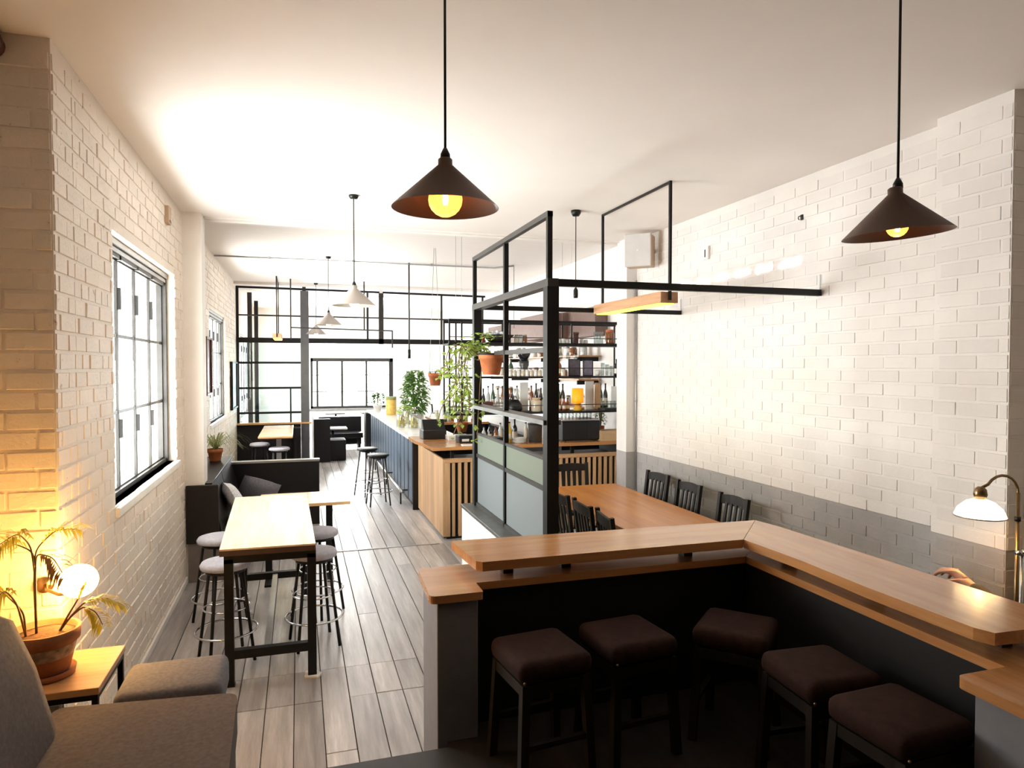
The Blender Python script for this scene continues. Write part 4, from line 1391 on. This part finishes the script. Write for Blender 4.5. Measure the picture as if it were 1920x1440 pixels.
bottle(lx(986, 8.3), 8.3, 1.04, .24, .03, 'bottle_cream', 'cream bottle beside the metal bin on the worktop', 'bottles on the worktop')
for i, u in enumerate((907, 918, 929, 938)):
    bottle(lx(u, 8.3), 8.3, 1.04, .2 + .04 * (i % 2), .03, ('bottle_clear', 'bottle_black', 'bottle_amber', 'bottle_clear')[i],
           '%s bottle on the worktop left of the yellow bottle' % ('clear', 'black', 'amber', 'clear')[i], 'bottles on the worktop')
for i in range(3):
    crate('drawer_box', lx(903 + 13 * i, 8.06), lx(914 + 13 * i, 8.06), 7.98, 8.15, 1.04, 1.13, 'black_plastic', 'small black open bin in the row on the worktop', 'box', group='black bins on the worktop')

t = thing('cash_register', (1.70, 8.98, 1.04), 'black cash register on the corner worktop', 'register')
part('body', MB().box(1.55, 1.86, 8.85, 9.15, 1.04, 1.16, .01), 'black_plastic', t)
m = MB()
m.add([(1.56, 8.88, 1.16), (1.85, 8.88, 1.16), (1.85, 9.05, 1.16), (1.56, 9.05, 1.16), (1.56, 9.0, 1.29), (1.85, 9.0, 1.29), (1.85, 9.05, 1.29), (1.56, 9.05, 1.29)],
      [(3, 2, 1, 0), (4, 5, 6, 7), (0, 1, 5, 4), (1, 2, 6, 5), (2, 3, 7, 6), (3, 0, 4, 7)])
part('screen_unit', m, 'bakelite', t)
t = thing('card_printer', (2.0, 8.42, 1.04), 'squat black receipt printer on the corner worktop', 'printer')
part('body', MB().box(1.90, 2.13, 8.30, 8.5, 1.04, 1.13, .01), 'black_plastic', t)
part('paper_slot', MB().box(1.94, 2.03, 8.294, 8.30, 1.06, 1.09), 'paper', t)
solo('note_pad', MB().box(1.88, 2.02, 7.99, 8.10, 1.04, 1.05), 'paper', 'white note pad at the front of the corner worktop', 'paper')
solo('paper_stack', MB().box(1.84, 2.12, 8.62, 8.84, 1.04, 1.10, .003), 'white_ceramic', 'stack of white napkins behind the receipt printer', 'napkins')

t = thing('gold_vase', (1.74, 13.6, 1.04), 'tall gold cylinder standing on the pale bar top', 'vase')
part('cylinder', MB().lathe([(.10, 0), (.105, .01), (.105, .34), (.10, .345)], n=24), 'gold_paper', t, False)
part('collar', MB().lathe([(.108, .30), (.108, .36), (.09, .36)], n=24), 'leaf_pale', t, False)
for i, (u, Y) in enumerate(((752, 10.7), (775, 10.5), (764, 11.4))):
    x = lx(u, Y)
    t = thing('lemon_jar', (x, Y, 1.04), 'clear glass jar of %s on the bar top' % ('lemons nearest the blue panels', 'lemons nearest the cash register', 'pale lemons behind the other jars')[i], 'jar', 'jars of lemons on the bar')
    part('jar_glass', MB().lathe([(.075, 0), (.08, .01), (.08, .2), (.07, .22), (.066, .22), (.074, .2), (.074, .012)], n=18), 'clear_glass', t, False)
    for k in range(6):
        a = k * 2.1
        part('lemon', MB().sphere((.035 * cos(a), .035 * sin(a), .045 + .045 * (k // 2)), .034, 10, 1.2), 'lemon', t, False)
t = thing('beer_tap', (1.95, 10.0, 1.04), 'pale beer tap column on the bar top', 'tap')
part('column', MB().lathe([(.06, 0), (.035, .02), (.03, .3), (.02, .31)], n=16), 'marble', t, False)
part('spout', MB().tube([(0, 0, .26), (-.08, 0, .27), (-.1, 0, .2)], .012, 8), 'chrome', t, False)
part('lever', MB().cyl((-.06, 0, .28), (-.07, 0, .40), .012), 'bakelite', t, False)
for i in range(8):
    bottle(2.62 + .09 * i, 12.6 + .1 * (i % 3), .96, .28 + .03 * (i % 2), .04, ('bottle_green', 'bottle_clear', 'bottle_amber', 'bottle_black')[i % 4],
           '%s bottle standing on the back bar unit' % ('green', 'clear', 'amber', 'black')[i % 4], 'bottles on the back bar')
for si, z in enumerate((1.42, 1.82, 2.15)):
    for i in range(14):
        y = 8.95 + i * .33 + random.uniform(-.04, .04)
        k = (i + si) % 4
        nm = ('white', 'cream', 'clear', 'brown')[k]
        jar(3.86 + random.uniform(-.05, .05), y, z, random.uniform(.12, .2), random.uniform(.04, .065), ('white_ceramic', 'bottle_cream', 'bottle_clear', 'bottle_amber')[k],
            '%s canister on the %s wall shelf of the kitchen' % (nm, ('lowest', 'middle', 'top')[si]), 'canisters on the kitchen shelves')

# ================================================================== plants
def leaf(mb, p, d, L, W, up=Vector((0, 0, 1)), droop=.25):
    d = d.normalized()
    s_ = d.cross(up)
    if s_.length < 1e-3:
        s_ = Vector((1, 0, 0))
    s_.normalize()
    n_ = s_.cross(d)
    a = p + d * L * .5 + n_ * L * .06
    e = p + d * L - Vector((0, 0, 1)) * L * droop
    mb.add([p, a + s_ * W / 2 - n_ * W * .12, e, a - s_ * W / 2 - n_ * W * .12, a], [(0, 1, 4), (1, 2, 4), (4, 2, 3), (0, 4, 3)], True)


def pot_thing(name, loc, r, h, label, potmat='terracotta', soil=True, saucer=False):
    t = thing(name, loc, label, 'plant')
    b = .02 if saucer else 0
    prof = [(r * .66, b), (r * .70, b + .005), (r * .92, b + h * .72), (r, b + h * .72), (r * 1.03, b + h), (r * .94, b + h), (r * .90, b + h * .86), (.001, b + h * .86)]
    pt = part('pot', MB().lathe(prof, n=32), potmat, t, False)
    part('soil', MB().lathe([(r * .90, b + h * .87), (r * .5, b + h * .90), (.001, b + h * .91)], n=20), 'soil', t, False)
    if saucer:
        part('saucer', MB().lathe([(r * .74, 0), (r * .84, .006), (r * .88, .028), (r * .84, .028), (r * .7, .012)], n=32), potmat, t, False)
    return t, b + h * .9


def bush(t, z, R, H, n, size, mat, stems=5, spread=1.0, seed=1):
    rnd = random.Random(seed)
    st, lf = MB(), MB()
    for k in range(stems):
        a = rnd.uniform(0, 2 * pi)
        q = R * rnd.uniform(.2, .8)
        st.tube([(0, 0, z), (q * .4 * cos(a), q * .4 * sin(a), z + H * .5), (q * cos(a), q * sin(a), z + H * rnd.uniform(.75, 1))], .006, 5)
    for k in range(n):
        a, h = rnd.uniform(0, 2 * pi), rnd.random()
        q = R * (.25 + .75 * sqrt(rnd.random())) * (.5 + .5 * sin(pi * min(1, h * .9 + .15)))
        p = Vector((q * cos(a), q * sin(a), z + H * (.15 + .85 * h)))
        leaf(lf, p, Vector((cos(a + rnd.uniform(-1, 1)), sin(a + rnd.uniform(-1, 1)), rnd.uniform(-.5, .6))), size * rnd.uniform(.7, 1.3), size * .6)
    part('stems', st, 'stem_brown', t, False)
    part('foliage', lf, mat, t, False, kind='stuff')


# terracotta pot held in the screen ring with a trailing vine
t, z = pot_thing('hanging_vine', (SX - .01, 5.42, 1.93), .104, .175, 'terracotta pot in the screen ring with a trailing light green vine')
rnd = random.Random(3)
st, lf = MB(), MB()
for k in range(11):
    a = rnd.uniform(pi * .45, pi * 1.05)
    L = rnd.uniform(.25, 1.0) if k < 8 else .2
    pts = []
    for j in range(9):
        s_ = j / 8
        q = .10 + .16 * min(1, s_ * 2.2) + .07 * sin(5 * s_ + k)
        zz = z + .10 * sin(pi * min(1, s_ * 1.6)) - max(0, s_ - .22) * L
        pts.append(Vector((q * cos(a) * 1.1 - .06 * s_, q * sin(a) + .12 * s_, zz)))
    st.tube(pts, .004, 5)
    for j in range(1, 9):
        for _ in range(4):
            p = pts[j] + Vector((rnd.uniform(-.04, .04), rnd.uniform(-.04, .04), rnd.uniform(-.04, .04)))
            leaf(lf, p, Vector((rnd.uniform(-1, 1), rnd.uniform(-1, 1), rnd.uniform(-.6, .3))), rnd.uniform(.032, .06), .036)
for k in range(90):
    a = rnd.uniform(0, 2 * pi)
    q = rnd.uniform(0, .17)
    leaf(lf, Vector((q * cos(a) - .07, q * sin(a) + .07, z + rnd.uniform(.0, .19))), Vector((cos(a), sin(a), rnd.uniform(-.2, .8))), rnd.uniform(.035, .06), .034)
part('vine_stems', st, 'stem_brown', t, False)
part('foliage', lf, 'leaf_fresh', t, False, kind='stuff')

# plants on and over the bar
bx = lx(772, 12.9)
t, z = pot_thing('bar_plant', (2.36, 14.5, 0), .2, 1.0, 'tall leafy green plant in a pale planter at the far bar end', 'white_ceramic')
bush(t, z, .27, 1.0, 650, .13, 'leaf_green', 7, seed=5)
t, z = pot_thing('bar_plant', (1.62, 14.9, 1.04), .10, .13, 'small round green plant in a pale pot on the bar end', 'white_ceramic')
bush(t, z, .17, .26, 130, .09, 'leaf_deep', 5, seed=6)
t, z = pot_thing('bar_plant', (lx(770, 11.6), 12.2, 1.04), .07, .10, 'low bright green herb pot behind the lemon jars')
bush(t, z, .15, .16, 120, .07, 'leaf_fresh', 5, seed=7)
hp = at_y(816, 712, 9.2)
t, z = pot_thing('hanging_plant', (hp.x, hp.y, hp.z - .08), .095, .17, 'small terracotta pot hung on thin wires above the bar')
part('wires', MB().cyl((.08, 0, z), (.01, 0, ZB - hp.z + .08), .003, n=6).cyl((-.08, 0, z), (-.01, 0, ZB - hp.z + .08), .003, n=6), 'steel_light', t, False)
bush(t, z, .07, .06, 30, .05, 'leaf_deep', 3, seed=8)
t, z = pot_thing('bar_plant', (lx(866, 9.7), 9.7, 1.04), .09, .14, 'leafy lime-green plant in terracotta pot on the back of the bar')
bush(t, z, .24, .62, 230, .10, 'leaf_fresh', 6, seed=9)
t, z = pot_thing('counter_plant', (lx(1129, 8.36), 8.40, 1.04), .05, .16, 'dark green small-leaved plant behind the pale wooden crate')
bush(t, z, .085, .2, 110, .045, 'leaf_deep', 5, seed=10)

# spider plant on the banquette ledge
t, z = pot_thing('spider_plant', (-.925, 8.5, .91), .085, .14, 'spider plant with arching pale leaves in a terracotta pot on the banquette ledge')
lf = MB()
rnd = random.Random(11)
for k in range(70):
    a, L = rnd.uniform(0, 2 * pi), rnd.uniform(.22, .42)
    h = rnd.uniform(.10, .22)
    L *= .62 if cos(a) < -.1 else 1
    pts = [Vector((L * s_ * cos(a), L * s_ * sin(a), z + h * sin(pi * .8 * s_) - .06 * s_ * s_)) for s_ in [j / 6 for j in range(7)]]
    sd = Vector((-sin(a), cos(a), 0)) * .010
    vs, fs_ = [], []
    for j, p in enumerate(pts):
        w_ = (1 - j / 6.5)
        vs += [p - sd * w_, p + sd * w_]
    lf.add(vs, [(2 * j, 2 * j + 1, 2 * j + 3, 2 * j + 2) for j in range(6)], True)
part('foliage', lf, 'leaf_pale', t, False, kind='stuff')

# ================================================================== front left corner
st_ = thing('side_table', (-1.0, 3.2, PZ), 'small square wood-topped side table with black steel frame under the potted palm', 'table')
wood('side_oak', (.46, .25, .11), (.62, .38, .19), 0, rough=.3, coat=.3, randv=.03)
part('tabletop', MB().box(-1.245, -.752, 2.985, 3.412, .722, .75, .002), 'side_oak', st_)
f = MB()
for y in (2.99, 3.385):
    f.box(-1.24, -.757, y, y + .022, .70, .722)
for x in (-1.24, -.779):
    f.box(x, x + .022, 3.012, 3.385, .70, .722)
part('frame', f, 'steel_black', st_)
for x in (-1.24, -.779):
    for y in (2.99, 3.385):
        part('leg', MB().box(x, x + .022, y, y + .022, PZ, .70), 'steel_black', st_)

t, z = pot_thing('potted_palm', (-.985, 3.165, .75), .122, .172, 'young palm in a terracotta pot with worn white painted band on the side table', 'terracotta_backlit', saucer=True)
part('painted_band', MB().lathe([(.0862, .033), (.1112, .135)], n=32, cap=False), 'pot_glaze', t, False)


def frond(t, base, path, leaflets, size, seed, mat='leaf_palm', wd=.010):
    rnd = random.Random(seed)
    pts = [Vector(p) for p in path]
    fine = []
    for i in range(len(pts) - 1):
        for k in range(8):
            fine.append(pts[i].lerp(pts[i + 1], k / 8))
    fine.append(pts[-1])
    for _ in range(6):
        fine = [fine[0]] + [(fine[i - 1] + fine[i] * 2 + fine[i + 1]) / 4 for i in range(1, len(fine) - 1)] + [fine[-1]]
    mb = MB()
    m = len(fine)
    mb.tube(fine, .004, 5, radii=[.005 * (1 - .7 * i / m) for i in range(m)])
    fr_ = part('frond', mb, 'stem_brown', t, False)
    lf = MB()
    s0 = int(m * (1 - leaflets))
    for i in range(s0, m):
        d = (fine[min(i + 1, m - 1)] - fine[max(i - 1, 0)]).normalized()
        sd = d.cross(Vector((0, 0, 1)))
        sd = sd.normalized() if sd.length > .05 else Vector((1, 0, 0))
        for sg in (-1, 1):
            q = sin(pi * (.15 + .8 * (i - s0) / max(1, m - s0)))
            leaf(lf, fine[i], d * 1.0 + sd * sg + Vector((0, 0, rnd.uniform(-.25, .35))), size * (.45 + .6 * q) * rnd.uniform(.85, 1.15), wd, droop=.3)
    part('leaflets', lf, mat, fr_, False)


Z0 = z
frond(t, 0, [(-.03, 0, Z0), (-.03, 0, Z0 + .2), (-.035, .01, Z0 + .33), (-.12, .0, Z0 + .38), (-.22, -.03, Z0 + .30)], .45, .12, 1)
frond(t, 0, [(-.03, 0, Z0), (-.035, 0, Z0 + .2), (-.03, .0, Z0 + .34), (.05, -.02, Z0 + .42), (.13, -.04, Z0 + .42)], .42, .11, 2)
frond(t, 0, [(-.03, 0, Z0), (-.03, 0, Z0 + .22), (-.04, -.01, Z0 + .36), (-.06, -.08, Z0 + .43), (-.10, -.16, Z0 + .40)], .42, .12, 3)
plain('frond_dry', (.24, .12, .035), .6, var=.3)
frond(t, 0, [(-.03, 0, Z0), (-.03, 0, Z0 + .22), (-.02, -.02, Z0 + .33), (.05, -.06, Z0 + .32), (.10, -.10, Z0 + .25)], .40, .09, 4, 'frond_dry')
frond(t, 0, [(-.06, -.02, Z0), (-.065, -.02, Z0 + .10), (-.12, -.05, Z0 + .19), (-.20, -.09, Z0 + .27)], .45, .11, 5)
frond(t, 0, [(-.06, -.02, Z0), (-.08, -.04, Z0 + .14), (-.10, -.10, Z0 + .22), (-.14, -.16, Z0 + .16)], .5, .10, 6)
frond(t, 0, [(.05, .01, Z0), (.09, .01, Z0 + .055), (.145, .0, Z0 + .115), (.22, -.01, Z0 + .125), (.285, -.02, Z0 + .09)], .52, .075, 7, wd=.011)
frond(t, 0, [(.05, .01, Z0), (.09, .01, Z0 + .055), (.14, .0, Z0 + .095), (.19, -.03, Z0 + .075), (.22, -.06, Z0 + .03)], .48, .07, 8, wd=.011)
frond(t, 0, [(.05, .01, Z0), (.08, .01, Z0 + .06), (.115, .01, Z0 + .12), (.135, .01, Z0 + .17)], .35, .06, 9, wd=.010)

t = thing('globe_sconce', (-1.06, 3.42, 1.05), 'white glowing globe wall lamp on the brick pier behind the palm', 'lamp')
part('globe', MB().sphere((-.900, 3.30, 1.088), .074, 28, .93), 'globe_glow', t)
part('arm', MB().tube([(-1.06, 3.425, 1.05), (-1.04, 3.37, 1.04), (-.98, 3.32, 1.03), (-.925, 3.305, 1.035)], .007, 8), 'brass', t)
part('wall_plate', MB().lathe([(.035, 0), (.035, .012)], (-1.06, 3.422, 1.05), 18, True, (0, -1, 0)), 'brass', t)

# upholstered seats by the side table
oa = thing('ottoman', (-.49, 3.02, PZ), 'square grey upholstered ottoman beside the side table', 'ottoman')
part('cushion', MB().box(-.69, -.30, 2.89, 3.215, .60, .745, .035), 'grey_fabric', oa)
part('base', MB().box(-.67, -.32, 2.90, 3.195, .53, .60), 'brown_fabric', oa)
for x in (-.65, -.34):
    for y in (2.92, 3.175):
        part('leg', MB().cyl((x, y, PZ), (x, y, .54), .014), 'steel_black', oa)
ac = thing('armchair', (-.55, 2.45, PZ), 'taupe upholstered lounge chair with rounded back next to the ottoman', 'armchair')
part('seat', MB().prism(rounded([(-.86, 2.10), (-.215, 2.16), (-.235, 2.815), (-.87, 2.885)], [.05, .05, .05, .05]), .60, .735), 'brown_fabric', ac)
part('seat_frame', MB().box(-.84, -.26, 2.2, 2.78, .50, .60), 'brown_fabric', ac)
m = MB()
prof = [(-.86, .52), (-.80, .74), (-.86, .98), (-.93, 1.16), (-.985, 1.19), (-1.03, 1.16), (-1.0, .98), (-.955, .74), (-.95, .52)]
n = len(prof)
ys_ = [2.08, 2.13, 2.3, 2.5, 2.64, 2.69]
vs = []
for i, y in enumerate(ys_):
    k = .93 if i in (0, len(ys_) - 1) else 1
    vs += [(-.93 + (x + .93) * k, y, .85 + (z_ - .85) * k) for x, z_ in prof]
fs_ = [tuple(range(n - 1, -1, -1)), tuple(range(n * (len(ys_) - 1), n * len(ys_)))]
for i in range(len(ys_) - 1):
    fs_ += [(i * n + k, i * n + (k + 1) % n, (i + 1) * n + (k + 1) % n, (i + 1) * n + k) for k in range(n)]
m.add(vs, fs_, True)
part('backrest', m, 'brown_fabric', ac)
for x in (-.80, -.29):
    for y in (2.24, 2.74):
        part('leg', MB().cyl((x, y, PZ), (x, y, .52), .015), 'steel_black', ac)

# ================================================================== brass reading lamp, speaker and wall fittings on the right
FX, FYL, SHX = 3.362, 2.44, 3.115
FL = thing('floor_lamp', (FX, FYL, 0), 'brass gooseneck floor lamp with glowing glass shade before the right pier', 'lamp')
part('pole', MB().cyl((FX, FYL, .02), (FX, FYL, 1.38), .009), 'brass', FL)
part('second_pole', MB().cyl((FX + .035, FYL, .02), (FX + .035, FYL, 1.08), .009), 'chrome', FL)
part('clamp', MB().sphere((FX, FYL - .01, 1.085), .016, 12).sphere((FX + .035, FYL - .01, 1.085), .016, 12).box(FX - .01, FX + .045, FYL - .008, FYL + .008, 1.075, 1.095), 'chrome', FL)
part('collar', MB().cyl((FX, FYL, 1.24), (FX, FYL, 1.262), .014), 'bakelite', FL)
arc = [(FX, FYL, 1.36)] + [(FX - .11 + .11 * cos(a), FYL, 1.375 + .095 * sin(a)) for a in [pi * k / 10 for k in range(0, 9)]] + [(SHX, FYL, 1.415)]
part('gooseneck', MB().tube(arc, .007, 8), 'brass', FL)
part('lamp_holder', MB().lathe([(.012, .058), (.026, .045), (.03, .02), (.022, -.005)], (SHX, FYL, 1.365), 18), 'brass', FL)
sh = part('lamp_shade', MB().lathe([(.022, 1.365), (.06, 1.35), (.094, 1.318), (.109, 1.282), (.105, 1.282), (.09, 1.315), (.057, 1.345), (.02, 1.36)], (SHX, FYL, 0), 32, cap=False), 'shade_glow', FL)
part('shade_rim', MB().tube([(SHX + .108 * cos(2 * pi * k / 32), FYL + .108 * sin(2 * pi * k / 32), 1.281) for k in range(32)], .003, 6, True), 'brass', sh)
part('bulb', MB().sphere((SHX, FYL, 1.32), .026, 14, 1.2), 'globe_glow', FL)
part('foot', MB().lathe([(.13, 0), (.13, .012), (.03, .03)], (FX + .015, FYL, 0), 28), 'brass', FL)

t = thing('wall_speaker', (3.40, 6.42, 3.03), 'white boxy loudspeaker mounted high on the right column', 'speaker', None, radians(-42))
part('cabinet', MB().box(-.135, .135, -.08, .105, 0, .33, .008), 'speaker_side', t, False)  # shadow on the cabinet sides painted in as brown
part('grille', MB().box(-.138, .138, -.098, -.078, -.003, .333, .006), 'speaker_white', t, False)
part('badge', MB().box(-.008, .008, -.102, -.097, .155, .17), 'paper', t, False)
part('bracket', MB().bar((0, .10, .165), (.08, .19, .165), .03), 'steel_light', t, False)
t = thing('wall_conduit', (3.585, 6.83, 1.05), 'slim vertical conduit pipe running down beside the right column', 'conduit')
part('pipe', MB().cyl((3.583, 6.84, .1), (3.583, 6.84, 2.95), .008), 'steel_light', t)
for z in (.6, 1.6, 2.6):
    part('saddle', MB().box(3.57, XR - .004, 6.825, 6.855, z, z + .02), 'steel_light', t)
t = thing('wall_box', (3.59, 5.48, 2.98), 'small white fitting box high on the right brick wall', 'fitting')
part('box', MB().box(3.57, XR - .003, 5.44, 5.53, 2.98, 3.10, .004), 'wall_white', t)
part('slot', MB().box(3.566, 3.571, 5.475, 5.487, 3.0, 3.07), 'bakelite', t)
t = thing('wall_hook', (3.59, 4.246, 3.09), 'tiny dark hook high on the right brick wall', 'hook')
part('plate', MB().box(3.588, XR - .003, 4.235, 4.257, 3.09, 3.13), 'steel_grey', t)
part('hook', MB().tube([(3.588, 4.246, 3.12), (3.565, 4.246, 3.115), (3.56, 4.246, 3.10), (3.57, 4.246, 3.09)], .004, 6), 'steel_grey', t)
t = thing('wall_vent', (-1.0, 6.08, 3.14), 'small brown timber block set high on the left brick wall', 'fitting')
part('block', MB().box(XL + .003, XL + .035, 6.03, 6.14, 3.14, 3.28, .003), 'speaker_side', t)
part('recess', MB().box(XL + .034, XL + .038, 6.05, 6.12, 3.15, 3.17), 'frame_timber', t)
t = thing('corner_pipe', (XLn + .06, 3.2, 3.2), 'dark pipe crossing the ceiling corner over the palm', 'pipe')
part('pipe', MB().cyl((XLn + .05, 2.3, 3.345), (XLn + .05, 3.424, 3.345), .05, n=16), 'frame_timber', t)
part('collar', MB().cyl((XLn + .05, 3.35, 3.345), (XLn + .05, 3.38, 3.345), .058, n=16), 'frame_timber', t)


# ================================================================== person behind the counter
def skin(name, nodes, edges, root, mat, parent, levels=2):
    names = list(nodes)
    me = bpy.data.meshes.new(name)
    off = ROOTLOC[parent.name]
    me.from_pydata([tuple(Vector(nodes[k][0]) - off) for k in names], [(names.index(a), names.index(b)) for a, b in edges], [])
    o = link(name, me, mat, parent)
    o.modifiers.new('skin', 'SKIN').use_smooth_shade = True
    if not me.skin_vertices:
        bpy.context.view_layer.objects.active = o
        bpy.ops.mesh.customdata_skin_add()
    for i, k in enumerate(names):
        r = nodes[k][1]
        me.skin_vertices[0].data[i].radius = r if isinstance(r, tuple) else (r, r)
        me.skin_vertices[0].data[i].use_root = k == root
    ss = o.modifiers.new('sub', 'SUBSURF')
    ss.levels = ss.render_levels = levels
    return o


pe = thing('person', (3.08, 1.75, 0), 'person seated behind the counter, one hand raised above its edge', 'person')
B = {'pelvis': ((3.08, 1.68, .56), .11), 'belly': ((3.08, 1.66, .72), .095), 'chest': ((3.08, 1.67, .92), .10), 'neck0': ((3.08, 1.68, 1.06), .05),
     'neck': ((3.08, 1.70, 1.12), .05), 'head0': ((3.08, 1.745, 1.19), .075), 'head1': ((3.08, 1.74, 1.27), .085), 'head2': ((3.08, 1.73, 1.33), .06),
     'shL': ((2.90, 1.68, 1.0), .05), 'elL': ((2.87, 2.0, .85), .04), 'wrL': ((2.925, 2.335, 1.00), .023), 'paL': ((2.935, 2.395, 1.022), (.016, .028)),
     'shR': ((3.26, 1.68, 1.0), .05), 'elR': ((3.30, 1.86, .76), .04), 'wrR': ((3.17, 2.06, .64), .024), 'paR': ((3.13, 2.12, .63), (.03, .017)),
     'hiL': ((2.99, 1.72, .54), .085), 'knL': ((2.97, 2.13, .52), .06), 'anL': ((2.97, 2.16, .09), .038), 'toL': ((2.97, 2.30, .04), .035),
     'hiR': ((3.17, 1.72, .54), .085), 'knR': ((3.19, 2.13, .52), .06), 'anR': ((3.19, 2.16, .09), .038), 'toR': ((3.19, 2.30, .04), .035)}
E_ = [('pelvis', 'belly'), ('belly', 'chest'), ('chest', 'neck0'), ('neck0', 'neck'), ('neck', 'head0'), ('head0', 'head1'), ('head1', 'head2')]
for s_ in 'LR':
    E_ += [('chest', 'sh' + s_), ('sh' + s_, 'el' + s_), ('el' + s_, 'wr' + s_), ('wr' + s_, 'pa' + s_), ('pelvis', 'hi' + s_), ('hi' + s_, 'kn' + s_), ('kn' + s_, 'an' + s_), ('an' + s_, 'to' + s_)]
fing = [('i', -.03, .062, -.006), ('m', -.011, .075, -.002), ('r', .010, .070, -.006), ('p', .029, .055, -.016)]
for nme, dx, L, dz in fing:
    p0 = Vector((2.935 + dx * .8, 2.405, 1.034 + abs(dx) * -.2))
    B['f' + nme + '0'] = (tuple(p0 + Vector((dx * .3, .022, .008))), .0095)
    B['f' + nme + '1'] = (tuple(p0 + Vector((dx * .6, .022 + L * .5, .006 + dz))), .0088)
    B['f' + nme + '2'] = (tuple(p0 + Vector((dx * .7, .022 + L * .85, -.012 + dz))), .008)
    B['f' + nme + '3'] = (tuple(p0 + Vector((dx * .7, .022 + L * 1.1, -.034 + dz))), .007)
    E_ += [('paL', 'f' + nme + '0'), ('f' + nme + '0', 'f' + nme + '1'), ('f' + nme + '1', 'f' + nme + '2'), ('f' + nme + '2', 'f' + nme + '3')]
    q0 = Vector((3.125 + dx * .6, 2.13, .628))
    B['g' + nme + '0'] = (tuple(q0 + Vector((-.01, .025, 0))), .0095)
    B['g' + nme + '1'] = (tuple(q0 + Vector((-.02, .025 + L * .6, -.008))), .0085)
    B['g' + nme + '2'] = (tuple(q0 + Vector((-.024, .02 + L, -.024))), .0075)
    E_ += [('paR', 'g' + nme + '0'), ('g' + nme + '0', 'g' + nme + '1'), ('g' + nme + '1', 'g' + nme + '2')]
B['t1'] = ((2.897, 2.375, 1.008), .011)
B['t2'] = ((2.880, 2.405, .998), .0095)
B['t3'] = ((2.874, 2.432, .988), .008)
E_ += [('wrL', 't1'), ('t1', 't2'), ('t2', 't3')]
B['u1'] = ((3.10, 2.08, .645), .011)
B['u2'] = ((3.08, 2.11, .645), .009)
E_ += [('wrR', 'u1'), ('u1', 'u2')]
skin('body', B, E_, 'pelvis', 'skin', pe)


def grow(keys, extra, over={}):
    d = {}
    for k in keys:
        p, r = B[k]
        r = max(r) if isinstance(r, tuple) else r
        d[k] = (over.get(k, p), r + extra)
    return d


ks_ = ['pelvis', 'belly', 'chest', 'neck0', 'shL', 'elL', 'wrL', 'shR', 'elR', 'wrR']
sl = {'wrL': tuple(Vector(B['elL'][0]).lerp(Vector(B['wrL'][0]), .99)), 'wrR': tuple(Vector(B['elR'][0]).lerp(Vector(B['wrR'][0]), .92))}
sh_ = grow(ks_, .016, sl)
for k_, r_ in (('pelvis', .135), ('belly', .14), ('chest', .15), ('neck0', .075), ('shL', .075), ('shR', .075)):
    sh_[k_] = (sh_[k_][0], r_)
skin('shirt', sh_, [e for e in E_ if e[0] in ks_ and e[1] in ks_], 'pelvis', 'sleeve', pe)
ks_ = ['pelvis', 'hiL', 'knL', 'anL', 'hiR', 'knR', 'anR']
skin('trousers', grow(ks_, .014), [e for e in E_ if e[0] in ks_ and e[1] in ks_], 'pelvis', 'trousers', pe)
for s_ in 'LR':
    x = B['an' + s_][0][0]
    part('shoe', MB().box(x - .045, x + .045, 2.08, 2.35, 0, .08, .03), 'bakelite', pe)
hm = MB()
hm.sphere((3.08, 1.722, 1.275), .098, 18, 1.12)
hm.v = [v if v.y < 1.77 or v.z > 1.30 else Vector((v.x, 1.77, v.z)) for v in hm.v]
part('hair', hm, 'hair_dark', pe)
for dx in (-.03, .03):
    part('eye', MB().sphere((3.08 + dx, 1.823, 1.255), .009, 10), 'bakelite', pe)
part('nose', MB().sphere((3.08, 1.832, 1.225), .014, 10, 1.4), 'skin', pe)
part('mouth', MB().sphere((3.08, 1.818, 1.188), .016, 10, .35), 'terracotta', pe)
for dx in (-.085, .085):
    part('ear', MB().sphere((3.08 + dx, 1.745, 1.24), .018, 10, 1.5), 'skin', pe)
